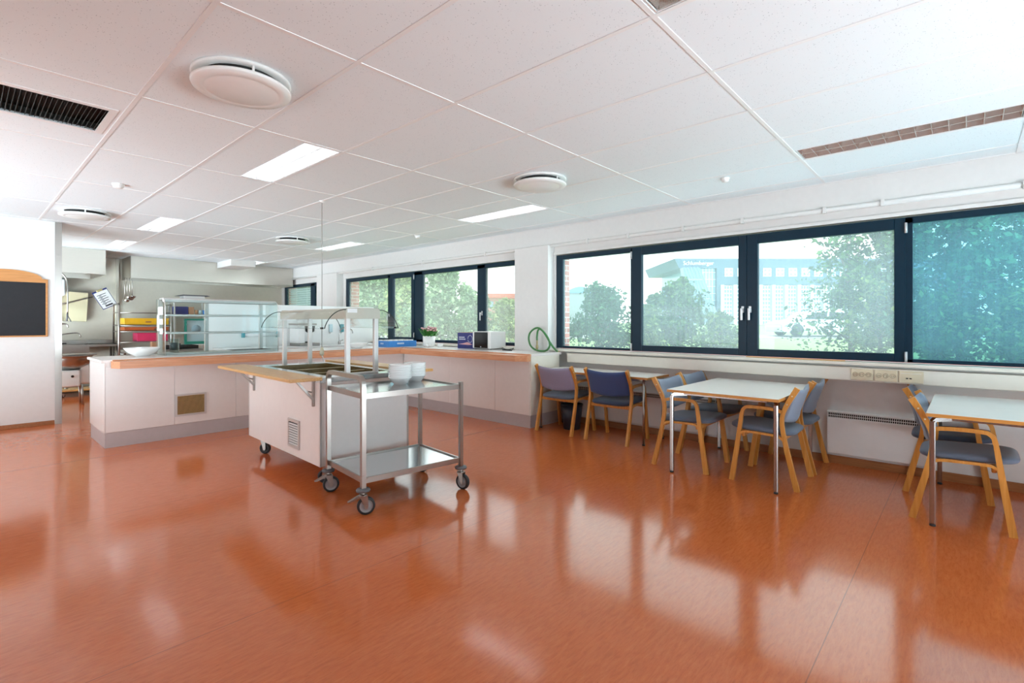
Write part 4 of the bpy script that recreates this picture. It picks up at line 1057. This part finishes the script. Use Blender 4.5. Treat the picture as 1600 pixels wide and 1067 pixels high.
# kitchen shelving seen through the display case
o = thing('storage_shelf', 'steel storage shelf with boxes behind the display case', 'shelf', (3.42, 12.62, 0))
for x in (-.32, .32):
    for y in (-.2, .2): MB().box(x-.014, x+.014, y-.014, y+.014, 0, 1.86, .002).build('upright', m_alu, o)
for z in (.18, .86, 1.50, 1.84): rbox(-.34, .34, -.22, .22, z, z+.022, .003).build('shelf_board', m_plastic, o)
q = rbox(-.16, .10, -.1, .1, 0, .17, .003).build('storage_box', m_navybox); q.location = (3.27, 12.58, 1.522); tag(q, 'dark blue storage box on the storage shelf behind the display case', 'box')
q = rbox(-.05, .05, -.1, .1, 0, .165, .003).build('storage_box', m_carton); q.location = (3.43, 12.58, 1.522); tag(q, 'narrow brown storage box on the storage shelf', 'box')
for i, (x, mm) in enumerate(((3.53, m_carton), (3.60, m_pale), (3.68, m_blue))):
    q = MB().lathe([(0, 0), (.025, 0), (.035, .1), (.032, .1), (.022, .005), (0, .005)], seg=18).build('mug', mm); q.location = (x, 12.5, 1.522)
    tag(q, '%s mug on the storage shelf behind the display case' % ('brown', 'pale blue', 'bright blue')[i], 'mug', 'mugs on the storage shelf')
q = thing('teal_tub', 'teal plastic tub with clear lid leaning on the storage shelf', 'tub', (3.56, 12.50, .882))
MB().slab_holes(-.26, .26, 0, .55, -.06, .02, [(-.225, .225, .06, .515)], 'xz').build('tub_rim', m_teal, q)
MB().box(-.225, .225, -.02, .015, .06, .515).build('tub_lid', m_pale, q)
MB().lathe([(.0, .0), (.09, 0), (.09, .006), (0, .006)], (-.04, -.021, .33), 20, rot=Matrix.Rotation(PI/2, 3, 'X')).build('lid_emblem', M('grey_moulded', (150, 176, 186), .4), q)
q = thing('flat_tray', 'dark tray lid on a white box on top of the storage shelf', 'tray', (3.48, 12.6, 1.863))
rbox(-.2, .2, -.15, .15, 0, .06, .004).build('box', m_plastic, q); MB().prism([(-.30, .062), (.3, .062), (.24, .082), (-.22, .085)], -.18, .18, 'xz').build('tray_lid', m_greyrub, q)
o = thing('prep_table', 'steel prep table with trays behind the display case', 'table', (2.45, 10.1, 0))
rbox(-.62, .42, -.3, .3, .86, .90, .004).build('tabletop', m_steel, o)
for x in (-.57, .37):
    for y in (-.25, .25): MB().tube([(x, y, 0), (x, y, .86)], .018, 10).build('leg', m_steel, o)
rbox(-.58, .38, -.26, .26, .25, .27, .004).build('lower_shelf', m_steel, o)
q = rbox(-.09, .09, -.06, .06, 0, .13, .004).build('carton', m_carton); q.location = (2.25, 9.98, .9005); tag(q, 'small brown cardboard carton on the prep table', 'carton')
q = MB().slab_holes(-.28, .28, -.18, .18, .0, .06, [(-.27, .27, -.17, .17)], 'xy').box(-.28, .28, -.18, .18, 0, .005).build('baking_tray', m_blackplastic); q.location = (2.56, 10.12, .9005); tag(q, 'black baking tray on the prep table', 'tray')
q = MB().lathe([(0, 0), (.04, 0), (.04, .06), (.028, .08), (.032, .1), (.0, .1)], seg=18).build('spice_jar', m_dark); q.location = (2.52, 9.86, .9005); tag(q, 'small dark jar at the front of the prep table', 'jar')

# ------------------------------------------------------------------ outside
def gz(d): return .45+.01*max(0, d-10) if d < 24 else (.59+(d-24)*.0265 if d < 46 else 1.18)
g = MB(); rows = []
ds = [6.5, 9, 12, 16, 20, 24, 27, 31, 36, 41, 46, 80, 160]
lats = [-160, -60, -25, -8, 0, 8, 20, 40, 90, 160]
def P3(d, l, z=0): v = FWD*d+RGT*l; return Vector((v.x, v.y, z))
def clampx(v): v.x = max(v.x, 6.05); return v
for d in ds: rows.append([g.bm.verts.new(clampx(P3(d, l, gz(d)))) for l in lats])
for A, B in zip(rows, rows[1:]):
    for i in range(len(lats)-1):
        try:
            f_ = g.bm.faces.new((A[i], A[i+1], B[i+1], B[i]))
            if f_.calc_area() < 1e-6: g.bm.faces.remove(f_)
        except ValueError: pass
lawn = g.build('lawn', M('mown_grass', (150, 178, 112), .9, var=.2, scale=(2, 2, 2))); struct(lawn, 'green lawn outside the windows', 'lawn')
rd = MB()
for i in range(2):
    pass
q0, q1 = 24.2, 26.6
rd.faces_of([P3(q0, -90, gz(q0)+.02), P3(q0, 90, gz(q0)+.02), P3(q1, 90, gz(q1)+.04), P3(q1, -90, gz(q1)+.04), P3(q0, -90, gz(q0)-.1), P3(q0, 90, gz(q0)-.1), P3(q1, 90, gz(q1)-.1), P3(q1, -90, gz(q1)-.1)], [(0, 1, 2, 3), (0, 4, 5, 1), (2, 6, 7, 3), (4, 7, 6, 5), (0, 3, 7, 4), (1, 5, 6, 2)])
struct(rd.build('road', M('pale_asphalt', (186, 186, 184), .9, var=.06)), 'pale grey road across the lawn', 'road')

# office building
KB = 45/786.5
def bx(u): return (u-1150)*KB
def bz(v): return CH+(503.9-v)*KB
bp = P3(45, (1150-800)*KB)
B = thing('office_building', 'modern grey-blue office building with white pilasters behind the shrubs', 'building', (bp.x, bp.y, 0), -YAW)
m_bl = M('grey_blue_cladding', (64, 88, 106), .5, var=.03); m_bw = M('white_pilaster', (206, 212, 214), .6, var=.02)
m_bg = M('office_glass', (88, 116, 132), .15, var=.08); m_bpale = M('pale_office_glass', (140, 172, 190), .15, var=.05); m_bframe = M('white_window_frame', (232, 236, 238), .5, var=.01)
MB().box(bx(1120), bx(1520), 0, 12, bz(445), bz(404)).build('upper_storey', m_bl, B)
MB().prism([(bx(1054), bz(404)), (bx(1120), bz(404)), (bx(1120), bz(419)), (bx(1061), bz(419))], 0, 10, 'xz').build('roof_overhang', m_bl, B)
MB().box(bx(1131), bx(1520), .25, 12, bz(512), bz(445)).build('lower_storey', m_bl, B)
MB().box(bx(1120), bx(1131), 0, 12, bz(512), bz(445)).build('corner_column', m_bl, B)
MB().box(bx(1086), bx(1120), .4, 10, bz(512), bz(419)).build('glass_atrium', m_bpale, B)
gl_ = MB()
for u in range(1090, 1120, 5): gl_.box(bx(u)-.02, bx(u)+.02, .3, .4, bz(512), bz(419))
for v in range(425, 512, 11): gl_.box(bx(1086), bx(1120), .3, .4, bz(v)-.02, bz(v)+.02)
gl_.build('atrium_mullions', m_bframe, B)
MB().prism([(bx(1064), bz(419)), (bx(1090), bz(419)), (bx(1122), bz(504)), (bx(1097), bz(504)), (bx(1067), bz(440))], -.6, .28, 'xz').build('slanted_stair_tower', m_bg, B)
lr = MB()
for v, a_, b_ in ((438, 1062, 1093), (467, 1082, 1106)): lr.box(bx(a_), bx(b_), -.8, .3, bz(v)-.06, bz(v)+.06)
for k in range(5): lr.tube([(bx(1066+5*k), -.62, bz(419)), (bx(1098+5*k), -.62, bz(504))], .03, 6)
lr.build('stair_landings', m_bpale, B)
for u in (1132, 1152, 1172, 1192, 1212, 1232, 1252, 1272, 1292, 1312, 1332, 1352, 1372, 1392, 1412, 1432, 1452):
    w_ = MB().box(bx(u), bx(u+12.5), -.08, .02, bz(432), bz(419)).build('window', m_bframe, B)
    pn = MB(); e = .07
    for i in range(2):
        for j in range(2):
            xa, xb = bx(u)+i*12.5*KB/2, bx(u)+(i+1)*12.5*KB/2; za, zb_ = bz(432)+j*13*KB/2, bz(432)+(j+1)*13*KB/2
            pn.box(xa+e, xb-e, -.1, -.075, za+e, zb_-e)
    pn.build('pane', m_bpale, w_)
    MB().box(bx(u-6.5), bx(u-1.5), -.15, .3, bz(512), bz(445)).build('pilaster', m_bw, B)
    w_ = MB().box(bx(u), bx(u+12.5), .1, .26, bz(507), bz(446)).build('tall_window', m_bframe, B)
    pn = MB(); e = .05
    for i in range(3):
        for j in range(10):
            xa = bx(u)+i*12.5*KB/3; za = bz(507)+j*61*KB/10
            pn.box(xa+e, xa+12.5*KB/3-e, .07, .11, za+e, za+61*KB/10-e)
    pn.build('pane', m_bg, w_)
text_mesh('Schlumberger', 8.6*KB, .02, 'sign_lettering', m_bframe, B, Matrix.Translation((bx(1091), -.06, bz(411.5))) @ Matrix.Rotation(PI/2, 4, 'X'))
# distant buildings
p = P3(70, (912-800)*70/786.5)
B2 = thing('distant_hall', 'distant pale hall with a curved blue roof left of the shrubs', 'building', (p.x, p.y, 0), -YAW)
k2 = 70/786.5
MB().box(-16*k2*1.6, 18*k2, 0, 8, .9, CH+46*k2).build('wall', M('hall_cladding', (156, 160, 164), .6), B2)
ar = [(-17*k2*1.6, CH+46*k2)] + [(-17*k2*1.6+(i/10)*(17*1.6+19)*k2, CH+46*k2+10*k2*math.sin(PI*(i/10)*.9+.25)) for i in range(11)] + [(19*k2, CH+46*k2)]
MB().prism(ar, -.3, 8, 'xz').build('curved_roof', M('blue_roof', (110, 150, 200), .5), B2)
p = P3(60, (790-800)*60/786.5); k3 = 60/786.5
B3 = thing('brick_building', 'distant low red brick building behind the window counter trees', 'building', (p.x, p.y, 0), -YAW)
MB().box(-40*k3, 60*k3, 0, 8, .9, CH+38*k3).build('wall', m_brick, B3)
MB().prism([(-44*k3, CH+38*k3), (64*k3, CH+38*k3), (58*k3, CH+45*k3), (-38*k3, CH+45*k3)], -.5, 8.5, 'xz').build('roof', M('red_roof_tile', (176, 96, 84), .8, var=.1), B3)
wn = MB()
for i in range(8): wn.box(-36*k3+i*11*k3, -30*k3+i*11*k3, -.05, .0, CH+22*k3, CH+33*k3)
wn.build('window_row', m_bg, B3)
# car on the road
p = P3(25.4, (1272-800)*25.4/786.5); gzc = gz(25.4)+.04
CR = thing('car', 'silver car on the road behind the birch tree', 'car', (p.x, p.y, gzc), -YAW)
m_car = M('silver_car_paint', (200, 206, 212), .25, .3, var=.01)
prof = [(-2.1, .22), (-2.12, .55), (-1.95, .72), (-1.1, .82), (-.55, 1.22), (.6, 1.3), (1.5, 1.18), (1.98, .85), (2.08, .55), (2.05, .22)]
b = MB().prism(prof, -.82, .82, 'xz'); bmesh.ops.bevel(b.bm, geom=b.bm.edges[:], offset=.06, segments=2, affect='EDGES'); b.build('body', m_car, CR)
MB().prism([(-.98, .84), (-.5, 1.17), (.15, 1.22), (.15, .84)], -.826, .826, 'xz').prism([(.24, .84), (.24, 1.22), (1.35, 1.12), (1.6, .86)], -.826, .826, 'xz').build('side_windows', m_door_glass, CR)
for x in (-1.3, 1.25):
    for y in (-.74, .74):
        MB().lathe([(0, -.1), (.19, -.1), (.3, -.1), (.32, -.06), (.32, .06), (.3, .1), (0, .1)], (x, y, .32), 24, rot=Matrix.Rotation(PI/2, 3, 'X')).build('wheel', m_rubber, CR)

# trees and shrubs
lm = [leaf_mat('leaf_green', (54, 86, 44), (110, 142, 78)), leaf_mat('leaf_blue_green', (46, 84, 60), (92, 132, 92)), leaf_mat('leaf_yellow_green', (80, 106, 52), (140, 158, 86)), leaf_mat('leaf_dark', (40, 76, 50), (88, 128, 80)), leaf_mat('leaf_pale', (112, 146, 112), (190, 212, 170)), leaf_mat('leaf_pale_yellow', (140, 166, 110), (214, 222, 160))]
m_bark = M('bark', (104, 92, 80), .9, var=.2)
def tree(u, d, vtop, half_u, label, kind=0, n=9000, leaf=.10, name='shrub', blobs=9, low=.0, hollow=.35, seed=1):
    rnd = random.Random(seed)
    k = d/786.5; p = P3(d, (u-800)*k); p.x = max(p.x, 6.6+half_u*k*.75); zg = gz(d)
    o = thing(name, label, 'tree' if 'tree' in name else 'shrub', (p.x, p.y, zg))
    H = CH+(503.9-vtop)*k-zg; Rr = half_u*k
    lf = MB(); cs = []
    for i in range(blobs):
        t = (i+.5)/blobs; zc = H*(low+(1-low)*(.12+.76*t)); rad = Rr*(1.0-.55*max(0, t-.35)/.65)
        an = i*2.4+seed; off = rad*(.15+.45*rnd.random())
        cs.append((Vector((math.cos(an)*off, math.sin(an)*off, zc)), rad*(.55+.2*rnd.random()), H*(1-low)*.20))
    cs.append((Vector((0, 0, H*.86)), Rr*.42, H*.14))
    for i in range(blobs*2):
        c0, r0, h0 = cs[rnd.randrange(len(cs))]; a_ = rnd.uniform(0, 2*PI); e_ = rnd.uniform(-.6, 1.2)
        cs.append((c0+Vector((math.cos(a_)*math.cos(e_)*r0*.85, math.sin(a_)*math.cos(e_)*r0*.85, math.sin(e_)*h0*.9)), r0*.42, h0*.42))
    per = n//len(cs)
    for c, r, rh in cs:
        for j in range(per):
            v = Vector((rnd.gauss(0, 1), rnd.gauss(0, 1), rnd.gauss(0, 1))).normalized()*(hollow+(1-hollow)*rnd.random()**.6)*(1+.22*rnd.gauss(0, .6))
            q = c+Vector((v.x*r, v.y*r, v.z*rh))
            if q.z < .03: continue
            a = Vector((rnd.gauss(0, 1), rnd.gauss(0, 1), rnd.gauss(0, .8))).normalized(); b_ = a.cross(Vector((rnd.gauss(0, 1), rnd.gauss(0, 1), rnd.gauss(0, 1)))).normalized()
            L_ = leaf*(.7+1.3*rnd.random()**2); W_ = L_*.55
            lf.faces_of([q-a*L_*.5, q+b_*W_*.5, q+a*L_*.5, q-b_*W_*.5], [(0, 1, 2, 3)])
    lf.build('foliage', lm[kind], o)
    tk = MB(); tr_ = max(.05, Rr*.05)
    tk.tube([(0, 0, -.04), (.05*Rr, 0, H*.3), (0, .05*Rr, H*.6), (.03, 0, H*.88)], [tr_, tr_*.8, tr_*.5, tr_*.15], 8)
    for c, r, rh in cs[:blobs]:
        tk.tube([(0, 0, max(.1, c.z*.55)), tuple(c*.6+Vector((0, 0, c.z*.35))), tuple(c)], [tr_*.45, tr_*.28, tr_*.1], 6)
    tk.build('branches', m_bark, o)
    return o
TREES = [
 (940, 13, 444, 74, 'blue-green shrub outside the leftmost pane of the long window', 1, 9000, .10, 'shrub', 9, 0, 21),
 (1060, 13.5, 440, 62, 'rounded shrub below the office building sign', 0, 10000, .10, 'shrub', 9, 0, 22),
 (1125, 12.3, 488, 45, 'yellow-green shrub in front of the office building', 2, 6000, .08, 'shrub', 7, 0, 23),
 (1012, 12.3, 478, 30, 'low yellow-green shrub behind the first window mullion', 2, 4500, .08, 'shrub', 6, 0, 24),
 (1330, 12.5, 338, 95, 'airy tree outside the third pane of the long window', 0, 9000, .10, 'birch_tree', 12, .0, 25),
 (1375, 11.5, 440, 60, 'leafy bush at the foot of the airy tree', 2, 5000, .09, 'shrub', 7, 0, 26),
 (1500, 11, 300, 110, 'dark green tree outside the rightmost pane of the long window', 1, 12000, .11, 'garden_tree', 12, .15, 27),
 (1620, 11, 320, 100, 'tree with visible trunk at the right edge of the long window', 3, 10000, .11, 'garden_tree', 12, .2, 28),
 (1470, 10.3, 455, 75, 'green bush low outside the rightmost pane', 0, 8000, .09, 'shrub', 8, 0, 29),
 (1590, 9.5, 455, 75, 'green bush low at the right edge of the long window', 2, 8000, .09, 'shrub', 8, 0, 30),
 (590, 22, 425, 48, 'tree outside the left pane of the counter window', 4, 9000, .16, 'garden_tree', 10, 0, 31),
 (632, 20, 410, 44, 'yellow-green tree outside the narrow sash of the counter window', 5, 9000, .15, 'garden_tree', 10, 0, 32),
 (690, 18, 418, 58, 'large pale green tree outside the wide pane of the counter window', 4, 12000, .14, 'garden_tree', 11, 0, 33),
 (742, 17, 458, 44, 'bush outside between the wide pane and the right pane', 4, 8000, .12, 'shrub', 8, 0, 34),
 (790, 17, 470, 40, 'yellow-green bush outside the right pane of the counter window', 5, 8000, .12, 'shrub', 8, 0, 35),
 (480, 26, 430, 60, 'tree outside the far kitchen window behind the blind', 3, 5000, .2, 'garden_tree', 8, 0, 36),
 (1740, 10, 330, 100, 'tree outside the long window beyond the right photo edge', 3, 6000, .13, 'garden_tree', 8, 0, 37),
]
for (u, d, vt, hu, lab, kd, n, lf_, nm, bl, low, sd) in TREES: tree(u, d, vt, hu, lab, kd, n, lf_, nm, bl, low, .35, sd)

# ------------------------------------------------------------------ light
wd = bpy.data.worlds.new('overcast_sky'); scn.world = wd; wd.use_nodes = True
nt = wd.node_tree; bg = nt.nodes['Background']
def wn(t, **k):
    n = nt.nodes.new(t)
    for a_, v in k.items(): setattr(n, a_, v)
    return n
tc = wn('ShaderNodeTexCoord'); mp = wn('ShaderNodeMapping'); mp.inputs['Scale'].default_value = (1, 1, 2.5)
nz = wn('ShaderNodeTexNoise'); nz.inputs['Scale'].default_value = 2.2; nz.inputs['Detail'].default_value = 6
rp = wn('ShaderNodeValToRGB'); rp.color_ramp.elements[0].position = .35; rp.color_ramp.elements[0].color = (.86, .93, .97, 1); rp.color_ramp.elements[1].position = .65; rp.color_ramp.elements[1].color = (1, 1, 1, 1)
L_ = nt.links.new
L_(tc.outputs['Generated'], mp.inputs['Vector']); L_(mp.outputs['Vector'], nz.inputs['Vector']); L_(nz.outputs['Fac'], rp.inputs['Fac']); 
cm = wn('ShaderNodeMix', data_type='RGBA', blend_type='MULTIPLY'); cm.inputs[7].default_value = (.80, .92, .985, 1); L_(rp.outputs['Color'], cm.inputs[6]); L_(cm.outputs[2], bg.inputs['Color'])
# overcast sky; the half behind the camera is brightened as added fill light
dt = wn('ShaderNodeVectorMath', operation='DOT_PRODUCT'); dt.inputs[1].default_value = (-.56, -.83, 0); L_(tc.outputs['Generated'], dt.inputs[0])
mr = wn('ShaderNodeMapRange', interpolation_type='SMOOTHSTEP'); mr.inputs['From Min'].default_value = .2; mr.inputs['From Max'].default_value = .8
mr.inputs['To Min'].default_value = SKY_N; mr.inputs['To Max'].default_value = SKY_S; L_(dt.outputs['Value'], mr.inputs['Value']); 
mf = wn('ShaderNodeMapRange'); mf.inputs['From Min'].default_value = .1; mf.inputs['From Max'].default_value = .7; L_(dt.outputs['Value'], mf.inputs['Value']); L_(mf.outputs['Result'], cm.inputs[0])
# added glow below the horizon on that side, throws fill light up to the ceiling
sz = wn('ShaderNodeSeparateXYZ'); L_(tc.outputs['Generated'], sz.inputs[0])
gm = wn('ShaderNodeMapRange', interpolation_type='SMOOTHSTEP'); gm.inputs['From Min'].default_value = .14; gm.inputs['From Max'].default_value = -.12; gm.inputs['To Min'].default_value = 1; gm.inputs['To Max'].default_value = FILL_GLOW_S
L_(sz.outputs['Z'], gm.inputs['Value']); ml = wn('ShaderNodeMath', operation='MULTIPLY'); gx = wn('ShaderNodeMix'); L_(mf.outputs['Result'], gx.inputs[0]); gx.inputs[2].default_value = 1; L_(gm.outputs['Result'], gx.inputs[3])
L_(mr.outputs['Result'], ml.inputs[0]); L_(gx.outputs[0], ml.inputs[1]); L_(ml.outputs['Value'], bg.inputs['Strength'])
def portal(loc, rot, sx, sy):
    l = bpy.data.lights.new('daylight_portal', 'AREA'); l.shape = 'RECTANGLE'; l.size = sx; l.size_y = sy; l.cycles.is_portal = True
    q = bpy.data.objects.new('daylight_portal', l); COL.objects.link(q); q.location = loc; q.rotation_euler = rot
for a_, b_, c_, d_ in FILL_W: portal((X0-.1, (a_+b_)/2, (c_+d_)/2), (PI/2, 0, -PI/2), b_-a_, d_-c_)
for a_, b_, c_, d_ in FILL_K: portal((.16, (a_+b_)/2, (c_+d_)/2), (PI/2, 0, -PI/2), b_-a_, d_-c_)
for a_, b_, c_, d_ in FILL_F: portal(((a_+b_)/2, Y0-.1, (c_+d_)/2), (PI/2, 0, PI), b_-a_, d_-c_)
for a_, b_, c_, d_ in (W1, W2, W3): portal((5.9, (a_+b_)/2, (c_+d_)/2), (PI/2, 0, PI/2), b_-a_, d_-c_)

scn.view_settings.view_transform = 'Standard'; scn.view_settings.look = 'None'; scn.view_settings.gamma = 1; scn.view_settings.use_curve_mapping = False
scn.view_settings.exposure = .68
cy = scn.cycles
cy.use_denoising = True; cy.max_bounces = 10; cy.diffuse_bounces = 5; cy.glossy_bounces = 5; cy.transmission_bounces = 6; cy.transparent_max_bounces = 24
cy.caustics_reflective = False; cy.caustics_refractive = False; cy.sample_clamp_indirect = 8
